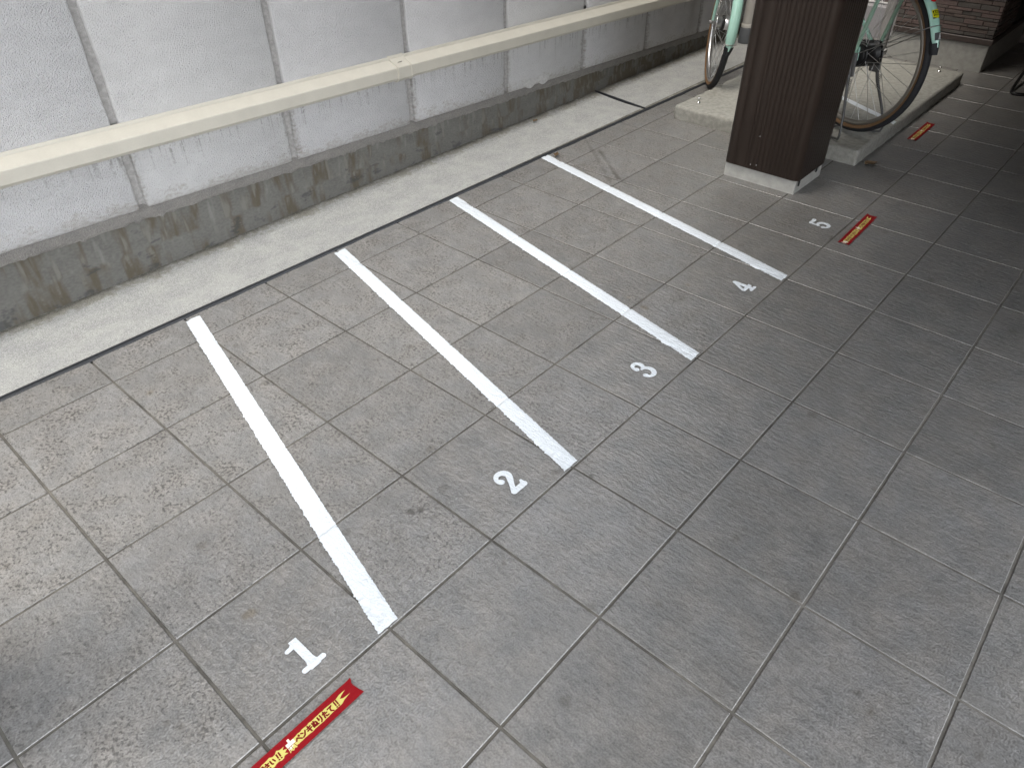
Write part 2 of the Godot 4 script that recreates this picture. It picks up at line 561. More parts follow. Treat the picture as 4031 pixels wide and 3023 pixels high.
# ---------------------------------------------------------------- lettering on the tape (drawn strokes)
const KANA := {
	"pe": [[[0.05, 0.62], [0.36, 0.3], [0.95, 0.8]], [[0.72, 0.22], [0.8, 0.14], [0.88, 0.22], [0.8, 0.3], [0.72, 0.22]]],
	"n": [[[0.12, 0.2], [0.4, 0.36]], [[0.12, 0.85], [0.5, 0.74], [0.92, 0.24]]],
	"ki": [[[0.15, 0.36], [0.85, 0.26]], [[0.1, 0.62], [0.9, 0.52]], [[0.42, 0.08], [0.6, 0.94]]],
	"nu": [[[0.15, 0.2], [0.42, 0.82]], [[0.5, 0.12], [0.38, 0.6], [0.16, 0.84], [0.1, 0.56], [0.4, 0.3], [0.76, 0.3], [0.9, 0.6], [0.7, 0.86], [0.52, 0.8], [0.66, 0.66], [0.96, 0.88]]],
	"ri": [[[0.25, 0.12], [0.22, 0.55], [0.34, 0.42]], [[0.74, 0.1], [0.76, 0.5], [0.64, 0.8], [0.42, 0.95]]],
	"ta": [[[0.08, 0.3], [0.6, 0.24]], [[0.36, 0.08], [0.12, 0.9]], [[0.5, 0.46], [0.88, 0.42]], [[0.48, 0.7], [0.6, 0.86], [0.92, 0.86]]],
	"te": [[[0.08, 0.22], [0.92, 0.14], [0.5, 0.4], [0.44, 0.7], [0.78, 0.92]]],
	"sa": [[[0.12, 0.32], [0.88, 0.24]], [[0.42, 0.08], [0.72, 0.58], [0.3, 0.54]], [[0.18, 0.62], [0.24, 0.86], [0.74, 0.9]]],
	"wa": [[[0.28, 0.08], [0.28, 0.94]], [[0.06, 0.34], [0.44, 0.28], [0.08, 0.76]], [[0.2, 0.6], [0.62, 0.34], [0.92, 0.5], [0.86, 0.76], [0.58, 0.92]]],
	"ra": [[[0.4, 0.08], [0.66, 0.2]], [[0.28, 0.26], [0.22, 0.66], [0.56, 0.46], [0.86, 0.6], [0.78, 0.86], [0.4, 0.94]]],
	"na": [[[0.06, 0.28], [0.54, 0.22]], [[0.34, 0.06], [0.1, 0.62]], [[0.66, 0.18], [0.92, 0.34]], [[0.66, 0.4], [0.66, 0.82], [0.44, 0.9], [0.36, 0.76], [0.56, 0.7], [0.9, 0.9]]],
	"i": [[[0.16, 0.18], [0.2, 0.7], [0.36, 0.76]], [[0.72, 0.22], [0.88, 0.62]]],
	"de": [[[0.06, 0.22], [0.86, 0.14], [0.46, 0.4], [0.42, 0.7], [0.72, 0.92]], [[0.72, 0.4], [0.8, 0.54]], [[0.88, 0.34], [0.96, 0.48]]],
	"ku": [[[0.72, 0.08], [0.28, 0.48], [0.74, 0.94]]],
	"da": [[[0.06, 0.32], [0.56, 0.26]], [[0.34, 0.1], [0.1, 0.9]], [[0.48, 0.5], [0.82, 0.46]], [[0.46, 0.72], [0.58, 0.88], [0.88, 0.88]], [[0.72, 0.1], [0.8, 0.24]], [[0.88, 0.06], [0.96, 0.2]]],
	"bang": [[[0.5, 0.08], [0.46, 0.62]], [[0.42, 0.86], [0.46, 0.9]]],
}

func dab(im: Image, a: Vector2, b: Vector2, r: float, c: Color) -> void:
	var n := int(a.distance_to(b) / 0.7) + 1
	var ri := int(ceil(r))
	for i in n + 1:
		var p := a.lerp(b, float(i) / n)
		for dy in range(-ri, ri + 1):
			for dx in range(-ri, ri + 1):
				if dx * dx + dy * dy <= r * r:
					var x := int(p.x + dx)
					var y := int(p.y + dy)
					if x >= 0 and y >= 0 and x < im.get_width() and y < im.get_height():
						im.set_pixel(x, y, c)

func write_kana(im: Image, keys: Array, at: Vector2, size: Vector2, step: float, r: float, c: Color) -> void:
	for k in keys.size():
		var o := at + Vector2(step * k, 0)
		for s in KANA[keys[k]]:
			for j in s.size() - 1:
				dab(im, o + Vector2(s[j][0], s[j][1]) * size, o + Vector2(s[j + 1][0], s[j + 1][1]) * size, r, c)

func fill_poly(im: Image, poly: PackedVector2Array, c: Color) -> void:
	var lo := poly[0]
	var hi := poly[0]
	for p in poly:
		lo = lo.min(p)
		hi = hi.max(p)
	for y in range(maxi(0, int(lo.y)), mini(im.get_height() - 1, int(hi.y)) + 1):
		for x in range(maxi(0, int(lo.x)), mini(im.get_width() - 1, int(hi.x)) + 1):
			if Geometry2D.is_point_in_polygon(Vector2(x + 0.5, y + 0.5), poly):
				im.set_pixel(x, y, c)

func make_tape_texture() -> void:
	var w := 1200
	var h := 168
	var red := Color(0.50, 0.035, 0.075)
	var yel := Color(0.75, 0.72, 0.41)
	var white := Color(0.87, 0.85, 0.78)
	var dark := Color(0.40, 0.03, 0.05)
	var im := Image.create(w, h, false, Image.FORMAT_RGB8)
	im.fill(red)
	rng.seed = 15
	# right phrase: a brush stroke that ends in two tails
	var up := PackedVector2Array()
	var dn := PackedVector2Array()
	for i in 21:
		var t := i / 20.0
		var x := lerpf(650, 1040, t)
		up.append(Vector2(x, 56 - 8 * sin(t * PI) + rng.randf_range(-3, 3) + (12 if i == 0 else 0)))
		dn.append(Vector2(x, 118 + 4 * sin(t * PI) + rng.randf_range(-3, 3) - (10 if i == 0 else 0)))
	up.append_array([Vector2(1075, 44), Vector2(1130, 46), Vector2(1088, 60), Vector2(1062, 74), Vector2(1080, 88), Vector2(1140, 96), Vector2(1080, 106), Vector2(1056, 118)])
	dn.reverse()
	up.append_array(dn)
	fill_poly(im, up, yel)
	write_kana(im, ["pe", "n", "ki", "nu", "ri", "ta", "te", "bang"], Vector2(672, 56), Vector2(42, 60), 46, 5.4, dark)
	write_kana(im, ["bang"], Vector2(1012, 56), Vector2(42, 60), 20, 5.4, dark)
	# paint brush: handle up, bristles down
	fill_poly(im, PackedVector2Array([Vector2(626, 30), Vector2(644, 30), Vector2(644, 58), Vector2(626, 58)]), white)
	fill_poly(im, PackedVector2Array([Vector2(602, 56), Vector2(668, 56), Vector2(668, 88), Vector2(602, 88)]), white)
	fill_poly(im, PackedVector2Array([Vector2(604, 92), Vector2(668, 92), Vector2(680, 124), Vector2(664, 118), Vector2(652, 132), Vector2(640, 122), Vector2(626, 134), Vector2(614, 122), Vector2(598, 134)]), yel)
	fill_poly(im, PackedVector2Array([Vector2(604, 92), Vector2(648, 92), Vector2(630, 108), Vector2(604, 112)]), white)
	for q in [[612, 606], [630, 628], [652, 658]]:
		dab(im, Vector2(q[0], 92), Vector2(q[1], 122), 1.5, dark)
	dab(im, Vector2(602, 90), Vector2(668, 90), 1.6, dark)
	# left phrase: a splashed bubble
	var bub := PackedVector2Array()
	for i in 26:
		var t := i / 25.0
		bub.append(Vector2(lerpf(70, 560, t), 50 + (rng.randf_range(-6, 5)) - (14 if i in [9, 21, 24] else 0)))
	bub.append_array([Vector2(592, 52), Vector2(572, 70), Vector2(602, 84), Vector2(574, 96), Vector2(590, 116), Vector2(560, 112)])
	for i in 26:
		var t := i / 25.0
		bub.append(Vector2(lerpf(550, 70, t), 120 + (rng.randf_range(-5, 6)) + (14 if i in [6, 8] else 0)))
	bub.append_array([Vector2(52, 104), Vector2(64, 84), Vector2(50, 64)])
	fill_poly(im, bub, yel)
	write_kana(im, ["sa", "wa", "ra", "na", "i", "de", "ku", "da", "sa", "i", "bang"], Vector2(96, 56), Vector2(38, 58), 41, 5.0, dark)
	write_kana(im, ["bang"], Vector2(524, 56), Vector2(38, 58), 20, 5.0, dark)
	# open hand
	fill_poly(im, PackedVector2Array([Vector2(44, 60), Vector2(84, 56), Vector2(96, 96), Vector2(80, 118), Vector2(44, 110)]), white)
	for q in [[20, 42, 46, 62], [10, 60, 44, 74], [8, 82, 44, 88], [16, 104, 46, 102], [66, 128, 72, 108]]:
		dab(im, Vector2(q[0], q[1]), Vector2(q[2], q[3]), 4.2, white)
	var m := StandardMaterial3D.new()
	m.albedo_texture = ImageTexture.create_from_image(im)
	m.roughness = 0.55
	m.metallic_specular = 0.3
	m.heightmap_enabled = true
	m.heightmap_texture = M.tile0.heightmap_texture
	m.heightmap_scale = 0.02
	M.tape = m

# ---------------------------------------------------------------- camera, sky, sun
func set_light() -> void:
	var cam := Camera3D.new()
	cam.name = "camera"
	var r := Vector3(0.66260154, -0.0037865, 0.74896252)
	var d := Vector3(-0.47467109, -0.77564009, 0.41601659)
	var f := Vector3(0.57935011, -0.6311641, -0.51573766)
	cam.transform = Transform3D(Basis(r, -d, -f).orthonormalized(), Vector3(-0.44802, 1.30113, 0.73026))
	cam.fov = 55.848
	cam.near = 0.05
	cam.far = 2000.0
	add_child(cam)
	cam.current = true
	var env := Environment.new()
	env.background_mode = Environment.BG_SKY
	var sky := Sky.new()
	var sm := ProceduralSkyMaterial.new()
	sm.sky_top_color = Color(0.95, 0.97, 1.0)
	sm.sky_horizon_color = Color(0.90, 0.91, 0.93)
	sm.sky_curve = 0.15
	sm.ground_bottom_color = Color(0.30, 0.30, 0.30)
	sm.ground_horizon_color = Color(0.55, 0.55, 0.55)
	sm.sun_angle_max = 30.0
	sky.sky_material = sm
	env.sky = sky
	env.tonemap_mode = Environment.TONE_MAPPER_LINEAR
	env.tonemap_exposure = 7.6
	env.sdfgi_enabled = true
	env.ssao_enabled = true
	env.ssil_enabled = true
	var we := WorldEnvironment.new()
	we.name = "world_environment"
	we.environment = env
	add_child(we)
	var sun := DirectionalLight3D.new()
	sun.name = "sun"
	sun.light_energy = 0.22
	sun.light_angular_distance = 32.0
	sun.light_color = Color(1.0, 0.975, 0.94)
	sun.shadow_enabled = true
	add_child(sun)
	sun.look_at_from_position(Vector3(-2.4, 6.0, -0.55), Vector3.ZERO)

# ---------------------------------------------------------------- the setting
const T := 0.3
const JOINT := 0.0062
const X0 := -2.4          # street edge of the tiled floor
const X1 := 5.7

func seam_z(x: float) -> float:
	return -1.358 + 0.0105 * x

func in_view(p: Vector3, margin: float) -> bool:
	var q := p - Vector3(-0.44802, 1.30113, 0.73026)
	var z := q.dot(Vector3(0.57935011, -0.6311641, -0.51573766))
	if z < 0.05:
		return false
	var x := q.dot(Vector3(0.66260154, -0.0037865, 0.74896252)) / z
	var y := q.dot(Vector3(-0.47467109, -0.77564009, 0.41601659)) / z
	return absf(x) < 0.7068 * margin and absf(y) < 0.53 * margin

func tile_mesh(st: SurfaceTool, tone: float, xa: float, xb: float, za: float, zb: float, za2: float, y: float, off: Vector2, tilt: Vector2) -> void:
	st.set_color(Color(tone, tone, tone * 0.995))
	# a slab with a softened top edge; za at xa, za2 at xb (cut along the seam)
	var e := 0.0012
	var c := Vector2((xa + xb) / 2, (za + zb) / 2)
	var f := func(x: float, z: float, dy: float) -> Vector3: return Vector3(x, y + dy + (x - c.x) * tilt.x + (z - c.y) * tilt.y, z)
	var top := [f.call(xa + e, za + e, 0.0), f.call(xb - e, za2 + e, 0.0), f.call(xb - e, zb - e, 0.0), f.call(xa + e, zb - e, 0.0)]
	var rim := [f.call(xa, za, -e), f.call(xb, za2, -e), f.call(xb, zb, -e), f.call(xa, zb, -e)]
	var foot := [f.call(xa, za, -0.009), f.call(xb, za2, -0.009), f.call(xb, zb, -0.009), f.call(xa, zb, -0.009)]
	var add := func(a: Vector3, b: Vector3, cc: Vector3, d: Vector3, out: Vector3) -> void:
		var n := (cc - a).cross(d - b).normalized()
		if n.dot(out) < 0:
			n = -n
		var ps := [a, b, cc, d]
		if (b - a).cross(cc - a).dot(out) > 0:
			ps = [a, d, cc, b]
		for i in [0, 1, 2, 0, 2, 3]:
			vtx(st, ps[i], n, Vector2(ps[i].x, ps[i].z) + off, Vector2((ps[i].x + 1.0) / 6.144, (ps[i].z + 1.4) / 3.072))
	add.call(top[0], top[1], top[2], top[3], Vector3.UP)
	var outs := [Vector3(0, 0, -1), Vector3(1, 0, 0), Vector3(0, 0, 1), Vector3(-1, 0, 0)]
	for k in 4:
		var k2 := (k + 1) % 4
		add.call(top[k], top[k2], rim[k2], rim[k], outs[k] + Vector3.UP)
		add.call(rim[k], rim[k2], foot[k2], foot[k], outs[k])

func tile_height(_u: int, _v: int) -> float:
	return 0.0

func build_floor() -> void:
	var floor_node := structure("floor")
	# grout bed: cement grey, paler and darker stretches
	var gw := 1024
	var n1 := noise_bytes(gw, gw, 0.03, 4, 81)
	var n2 := noise_bytes(gw, gw, 0.2, 2, 82)
	var gb := PackedByteArray()
	gb.resize(gw * gw * 3)
	for y in gw:
		var zm := -1.5 + 4.0 * y / gw
		for x in gw:
			var i := y * gw + x
			var a := n1[i] / 255.0 - 0.5
			var b := n2[i] / 255.0 - 0.5
			var v := (0.095 if zm < 0.45 else 0.135) * (1.0 + a * 1.0 + b * 0.5)      # cleaner, paler grout on the roofed side
			gb[i * 3] = int(clampf(srgb(v * 1.05) * 255, 0, 255))
			gb[i * 3 + 1] = int(clampf(srgb(v * 0.98) * 255, 0, 255))
			gb[i * 3 + 2] = int(clampf(srgb(v * 0.86) * 255, 0, 255))
	M.grout = textured(to_texture(gw, gw, gb), null, 0.0, 1.0, 0.9)
	M.grout.uv1_scale = Vector3(0.25, 0.25, 1)
	M.grout.uv1_offset = Vector3(0.375, 0.375, 0)
	var st := begin()
	quad(st, Vector3(X0, -0.0020, -1.352), Vector3(X1, -0.0020, -1.352 + 0.06), Vector3(X1, -0.0020, 2.4), Vector3(X0, -0.0020, 2.4), Vector3.UP)
	put("grout_bed", st, M.grout, floor_node)
	rng.seed = 4
	var rest := begin()
	var count := 0
	for u in range(-8, 19):
		for v in range(-5, 8):
			var xa := u * T + JOINT / 2
			var xb := (u + 1) * T - JOINT / 2
			var za := v * T + JOINT / 2
			var zb := (v + 1) * T - JOINT / 2
			var za2 := za
			if v == -5:
				za = seam_z(xa) + 0.011
				za2 = seam_z(xb) + 0.011
			var off := Vector2(rng.randf() * 0.9, rng.randf() * 0.9)
			var tone := rng.randf_range(0.90, 1.07)
			var y := rng.randf_range(-0.0003, 0.0003)
			var tilt := Vector2(rng.randf_range(-0.0018, 0.0018), rng.randf_range(-0.0018, 0.0018))
			var kind := 2 if v <= -3 else (1 if v == -2 or (v == -1 and rng.randf() < 0.35) else 0)
			if v == -3 and rng.randf() < 0.25:
				kind = 1
			# under the pillar and the raised slab nothing of the tile shows
			var c := Vector3((xa + xb) / 2, 0, (za + zb) / 2)
			if c.x > 3.05 and c.x < 4.4 and c.z > -1.02 and c.z < -0.33:
				continue
			if in_view(c, 1.25) and count < 300 and c.x < 5.7:
				var s := begin()
				tile_mesh(s, tone, xa, xb, za, zb, za2, y, off, tilt)
				put("tile", s, M["tile%d" % kind], floor_node)
				count += 1
			else:
				tile_mesh(rest, tone, xa, xb, za, zb, za2, y, off, tilt)
	var far := put("outer_tiles", rest, M.tile0, floor_node)
	far.set_meta("kind", "stuff")
	print("tiles ", count)

func build_gutter() -> void:
	var g := structure("concrete_gutter")
	ps_uv2 = func(p: Vector3) -> Vector2: return Vector2((p.x + 1.5) / 7.0, (p.z + 1.716) / 0.36)
	var cut := 2.99
	for part in [[X0, cut - 0.008, 0.0], [cut + 0.008, X1, 0.0]]:
		var st := begin()
		var a: float = part[0]
		var b: float = part[1]
		var n := maxi(2, int((b - a) / 0.12))
		for i in n:
			var xa := lerpf(a, b, float(i) / n)
			var xb := lerpf(a, b, float(i + 1) / n)
			# the cross joint runs a little askew
			var sa := 0.035 if i == 0 and part[0] > 0 else 0.0
			var sb := 0.035 if i == n - 1 and part[0] < 0 else 0.0
			var m := 6
			for k in m:
				var ta := float(k) / m
				var tb := float(k + 1) / m
				var pt := func(x: float, t: float, sk: float) -> Vector3:
					return Vector3(x + sk * (0.5 - t) * 2.0, 0.0005 - 0.006 * sin(t * PI), lerpf(-1.735, seam_z(x) - 0.0125, t))
				quad(st, pt.call(xa, ta, sa), pt.call(xb, ta, sb), pt.call(xb, tb, sb), pt.call(xa, tb, sa), Vector3.UP)
		put("concrete_slab", smooth(st), M.concrete, g)
	ps_uv2 = func(p: Vector3) -> Vector2: return Vector2(p.x, p.z)
	# black sealant: along the tiles and across the gutter
	var bed := begin()
	quad(bed, Vector3(X0, -0.012, -1.73), Vector3(X1, -0.012, -1.73), Vector3(X1, -0.012, -1.2), Vector3(X0, -0.012, -1.2), Vector3.UP)
	put("bedding", bed, M.grout_dark, g)
	var s := begin()
	rng.seed = 8
	var nn := 180
	for i in nn:
		var xa := lerpf(X0, X1, float(i) / nn)
		var xb := lerpf(X0, X1, float(i + 1) / nn)
		var ja := 0.0016 * sin(i * 1.7) + 0.0012 * sin(i * 0.61)
		var jb := 0.0016 * sin((i + 1) * 1.7) + 0.0012 * sin((i + 1) * 0.61)
		var p := [Vector3(xa, -0.002, seam_z(xa) - 0.0135), Vector3(xa, 0.0028, seam_z(xa) - 0.009), Vector3(xa, 0.0026, seam_z(xa) + 0.0105 + ja), Vector3(xa, -0.001, seam_z(xa) + 0.0135 + ja)]
		var q := [Vector3(xb, -0.002, seam_z(xb) - 0.0135), Vector3(xb, 0.0028, seam_z(xb) - 0.009), Vector3(xb, 0.0026, seam_z(xb) + 0.0105 + jb), Vector3(xb, -0.001, seam_z(xb) + 0.0135 + jb)]
		for k in 3:
			quad(s, p[k], q[k], q[k + 1], p[k + 1], Vector3.UP)
	put("sealant_strip", smooth(s), M.sealant, g)
	var c := begin()
	tube(c, [Vector3(cut + 0.036, -0.004, -1.722), Vector3(cut - 0.033, -0.004, seam_z(cut) - 0.008)], 0.0085, 8)
	put("sealant_strip", c, M.sealant, g)

func build_road() -> void:
	var g := structure("road")
	var st := begin()
	var big := 400.0
	# street side and everything round the plot, one step below the tiles
	quad(st, Vector3(-big, -0.03, -big), Vector3(big, -0.03, -big), Vector3(big, -0.03, big), Vector3(-big, -0.03, big), Vector3.UP)
	put("asphalt", st, M.asphalt, g)
	var k := begin()
	bev(k, Vector3(X0 - 0.14, -0.06, -3.0), Vector3(X0 - 0.004, 0.0, 6.0), 0.01)
	put("kerb", k, M.concrete_plain, g)

const JX := [-1.405, -0.795, -0.185, 0.425, 1.032, 1.642, 2.255, 2.866, 3.475, 4.09, 4.70, 5.31, 5.92, 6.53, 7.14, 7.75]

func build_neighbour_wall() -> void:
	var w := thing("panel_wall", "white textured panel wall on a stained concrete foundation beside the gutter", "wall")
	var zf := -1.716
	# core behind panels
	var core := begin()
	bev(core, Vector3(-2.02, -0.05, -1.95), Vector3(7.8, 4.3, -1.7265), 0.004)
	put("core", core, M.groove, w)
	# foundation face
	var st := begin()
	var top := func(x: float) -> float: return 0.196 - 0.0285 * x
	for i in 40:
		var xa := lerpf(-2.0, 7.8, i / 40.0)
		var xb := lerpf(-2.0, 7.8, (i + 1) / 40.0)
		var n := Vector3(0, 0, 1)
		var ps := [Vector3(xa, -0.02, zf), Vector3(xb, -0.02, zf), Vector3(xb, 0.23 - 0.0285 * xb, zf - 0.006), Vector3(xa, 0.23 - 0.0285 * xa, zf - 0.006)]
		var uvs := [Vector2((xa + 1.5) / 7.0, 0.98), Vector2((xb + 1.5) / 7.0, 0.98), Vector2((xb + 1.5) / 7.0, 0.02), Vector2((xa + 1.5) / 7.0, 0.02)]
		for j in [0, 2, 1, 0, 3, 2]:
			vtx(st, ps[j], n, uvs[j])
	put("foundation", st, M.foundation, w)
	# mortar ledge between foundation and panels: lumpy, ragged lower edge
	var noise := FastNoiseLite.new()
	noise.frequency = 9.0
	noise.fractal_octaves = 4
	noise.seed = 5
	var led := begin()
	var nx := 700
	var pts := []
	for i in nx + 1:
		var x := lerpf(-2.0, 7.8, float(i) / nx)
		var a := noise.get_noise_2d(x, 0.0)
		var b := noise.get_noise_2d(x * 1.3, 5.0)
		var c := noise.get_noise_2d(x * 2.0, 9.0)
		var drip := maxf(0.0, noise.get_noise_2d(x * 4.0, 14.0) - 0.2) * 0.03
		var yb: float = top.call(x) + a * 0.006 + noise.get_noise_2d(x * 6.0, 21.0) * 0.004 - drip
		var yt: float = 0.243 - 0.030 * x + b * 0.006
		pts.append([
			Vector3(x, yb - 0.002, zf - 0.003), Vector3(x, yb, zf + 0.007 + c * 0.004), Vector3(x, yb + 0.010, zf + 0.0105 + a * 0.006),
			Vector3(x, lerpf(yb, yt, 0.5), zf + 0.009 + b * 0.006 + c * 0.004), Vector3(x, yt - 0.006, zf + 0.006 + a * 0.004), Vector3(x, yt + 0.012, zf - 0.006)])
	for i in nx:
		for k in 5:
			quad(led, pts[i][k], pts[i + 1][k], pts[i + 1][k + 1], pts[i][k + 1], Vector3(0, 0.2, 1))
	put("mortar_ledge", smooth(led), M.mortar, w)
	# panels with softly rounded edges; the joints between them stay open and are filled with a recessed bead
	ps_uv2 = func(p: Vector3) -> Vector2: return Vector2((p.x + 1.5) / 7.0, 1.1 - p.y)
	rng.seed = 31
	for j in JX.size() - 1:
		var xa: float = JX[j] + 0.0140 + rng.randf_range(-0.001, 0.001)
		var xb: float = JX[j + 1] - 0.0140 + rng.randf_range(-0.001, 0.001)
		var s := begin()
		var rows := 28
		var yb := 0.236 - 0.030 * (xa + xb) / 2
		var edge := func(t: float, sd: float) -> float:   # hand-finished edge
			return noise.get_noise_2d(t * 0.6, sd * 7.3) * 0.004
		var ys := [yb, yb + 0.006]
		for r in rows:
			ys.append(yb + 0.006 + (1.15 - yb) * (r + 1.0) / rows)
		ys.append(4.3)
		var strip := []
		for yi in ys.size():
			var y: float = ys[yi]
			var slope := 0.030 if yi < 2 else 0.0
			var l: float = xa + edge.call(y, j * 2.0)
			var r2: float = xb + edge.call(y, j * 2.0 + 1.0)
			var zz := -1.7005 if yi > 0 else -1.7055
			var row := []
			for q in [[0.0, -1.7262], [0.0, zz - 0.006], [0.0015, zz - 0.0025], [0.006, zz]]:
				row.append(Vector3(l + q[0], y - slope * (l - (xa + xb) / 2), q[1]))
			for q in [[0.006, zz], [0.0015, zz - 0.0025], [0.0, zz - 0.006], [0.0, -1.7262]]:
				row.append(Vector3(r2 - q[0], y - slope * (r2 - (xa + xb) / 2), q[1]))
			strip.append(row)
		for yi in ys.size() - 1:
			for k in 7:
				var o := Vector3(-1, 0, 0.8) if k < 3 else (Vector3(0, 0, 1) if k == 3 else Vector3(1, 0, 0.8))
				if k == 3 and yi == ys.size() - 2:
					o = Vector3(0, 0, 1)
				quad(s, strip[yi][k], strip[yi][k + 1], strip[yi + 1][k + 1], strip[yi + 1][k], o)
		for k in 7:    # underside
			quad(s, strip[0][k], strip[0][k + 1], Vector3(strip[0][k + 1].x, strip[0][k + 1].y, -1.7262), Vector3(strip[0][k].x, strip[0][k].y, -1.7262), Vector3(0, -1, 0.1))
		put("panel", smooth(s), M["panel%d" % [0, 1, 0, 2, 1, 0, 2][j % 7]], w)
		# bead in the joint
		var b := begin()
		var bp := []
		for r in 40:
			var y := lerpf(0.20 - 0.030 * JX[j], 1.4, r / 39.0)
			var c: float = JX[j] + noise.get_noise_2d(y, 40.0 + j) * 0.002
			var dz := noise.get_noise_2d(y * 1.7, 60.0 + j) * 0.0015
			bp.append([Vector3(c - 0.017, y, -1.7125 + dz), Vector3(c - 0.006, y, -1.7165 + dz), Vector3(c + 0.006, y, -1.7165 + dz), Vector3(c + 0.017, y, -1.7125 + dz)])
		for r in 39:
			for k in 3:
				quad(b, bp[r][k], bp[r][k + 1], bp[r + 1][k + 1], bp[r + 1][k], Vector3(0, 0, 1))
		put("joint_bead", smooth(b), M.bead, w)
	ps_uv2 = func(p: Vector3) -> Vector2: return Vector2(p.x, p.z)
	# the row of frosted windows higher up the wall, above the frame
	for i in 7:
		var x := -1.7 + 1.22 * i
		var fr := begin()
		bev(fr, Vector3(x, 1.36, -1.699), Vector3(x + 1.0, 2.6, -1.672), 0.004)
		var win := put("window", fr, M.trim, w)
		var gl := begin()
		bev(gl, Vector3(x + 0.04, 1.40, -1.670), Vector3(x + 0.96, 2.56, -1.666), 0.002)
		put("pane", gl, M.window_glass, win)
	# a dark nail hole above the duct, and a patch of trowelled filler near the foot
	var nail := begin()
	lathe(nail, [Vector2(0, 0.004), Vector2(0.007, 0.003), Vector2(0.009, 0.0)], 10)
	var no := put("bolt_head", nail, M.black, w, Vector3(2.866, 0.455, -1.706))
	no.rotation.x = PI / 2
	var patch := begin()
	for i in 14:
		var xa := 2.365 + i * 0.015
		for k in 3:
			var f := func(x: float, t: float) -> Vector3:
				return Vector3(x, 0.185 - 0.03 * (x - 2.36) + (t - 0.5) * (0.045 + 0.016 * sin(x * 60.0)), -1.6975 - 0.006 * pow(absf(t - 0.5) * 2, 3) + 0.0015 * noise.get_noise_2d(x * 3, t * 2))
			quad(patch, f.call(xa, k / 3.0), f.call(xa + 0.015, k / 3.0), f.call(xa + 0.015, (k + 1) / 3.0), f.call(xa, (k + 1) / 3.0), Vector3(0, 0, 1))
	put("filler_patch", smooth(patch), M.filler, w)

func build_duct() -> void:
	var d := thing("cable_duct", "long cream plastic pipe duct fixed along the white panel wall", "duct")
	var sec := func(x: float, grow: float) -> Array:
		var y := -0.0243 * x
		var ps := [[0.432, -1.699], [0.436, -1.655], [0.444, -1.645], [0.449, -1.6405], [0.486, -1.6405], [0.4895, -1.6425], [0.509, -1.687], [0.5095, -1.6885], [0.5065, -1.690], [0.5115, -1.692], [0.5165, -1.694], [0.5185, -1.696], [0.5185, -1.6995]]
		var out := []
		var c := Vector2(0.475, -1.675)
		for p in ps:
			var v := Vector2(p[0], p[1])
			v += (v - c).normalized() * grow
			out.append(Vector3(x, v.x + y, minf(v.y, -1.699) if p[1] < -1.698 else v.y))
		return out
	var run := func(xa: float, xb: float, grow: float, called: String, mat: Material) -> void:
		var st := begin()
		var n := maxi(1, int((xb - xa) / 0.25))
		for i in n:
			var a: Array = sec.call(lerpf(xa, xb, float(i) / n), grow)
			var b: Array = sec.call(lerpf(xa, xb, float(i + 1) / n), grow)
			for k in a.size() - 1:
				var m: Vector3 = (a[k] + a[k + 1]) / 2.0
				var o := Vector3(0, m.y + 0.0243 * m.x - 0.475, m.z + 1.675)
				quad(st, a[k], b[k], b[k + 1], a[k + 1], o)
		for e in [[xa, -1.0], [xb, 1.0]]:
			var a: Array = sec.call(e[0], grow)
			for k in range(1, a.size() - 1):
				triangle(st, a[0], a[k], a[k + 1], Vector3(e[1], 0, 0))
		put(called, smooth(st, 0.97), mat, d)
	run.call(-2.0, 1.575, 0.0, "duct_section", M.cream)
	run.call(1.577, 3.86, 0.0, "duct_section", M.cream)
	run.call(3.862, 7.8, 0.0, "duct_section", M.cream)
	run.call(1.537, 1.607, 0.0034, "joint_cover", M.cream)
	run.call(1.533, 1.5395, 0.0058, "cover_rim", M.cream)
	run.call(1.6045, 1.611, 0.0058, "cover_rim", M.cream)
	run.call(3.83, 3.89, 0.0034, "joint_cover", M.cream)
	var clip := begin()
	bev(clip, Vector3(-0.011, -0.0015, -0.005), Vector3(0.011, 0.0012, 0.005), 0.0008)
	var co := put("clip_slot", clip, M.groove, d, Vector3(1.567, 0.4635, -1.6655))
	co.rotation.x = -0.41

func build_building() -> void:
	# the roof over the bay, carried by the pillars, with the upper storey above
	var b := thing("apartment_building", "brown storey carried over the tiled bay, mostly above the frame", "building")
	var st := begin()
	bev(st, Vector3(-1.35, 2.45, -0.62), Vector3(5.715, 2.85, 3.2), 0.01)
	put("ceiling", st, M.soffit, b)
	st = begin()
	bev(st, Vector3(-1.35, 2.855, -0.62), Vector3(5.715, 5.2, -0.44), 0.01)
	put("facade", st, M.facade, b)
	st = begin()
	bev(st, Vector3(-1.35, 2.855, -0.436), Vector3(-1.17, 5.2, 3.2), 0.01)
	put("facade", st, M.facade, b)
	st = begin()
	bev(st, Vector3(2.0, -0.02, 1.35), Vector3(5.7, 2.446, 1.55), 0.01)
	put("inner_wall", st, M.inner_brown, b)
	st = begin()
	bev(st, Vector3(1.45, -0.02, 2.1), Vector3(1.995, 2.446, 2.3), 0.01)
	put("inner_wall", st, M.facade, b)
	st = begin()
	bev(st, Vector3(5.72, -0.02, -1.69), Vector3(5.92, 5.2, 3.2), 0.01)
	put("end_wall", st, M.inner_brown, b)

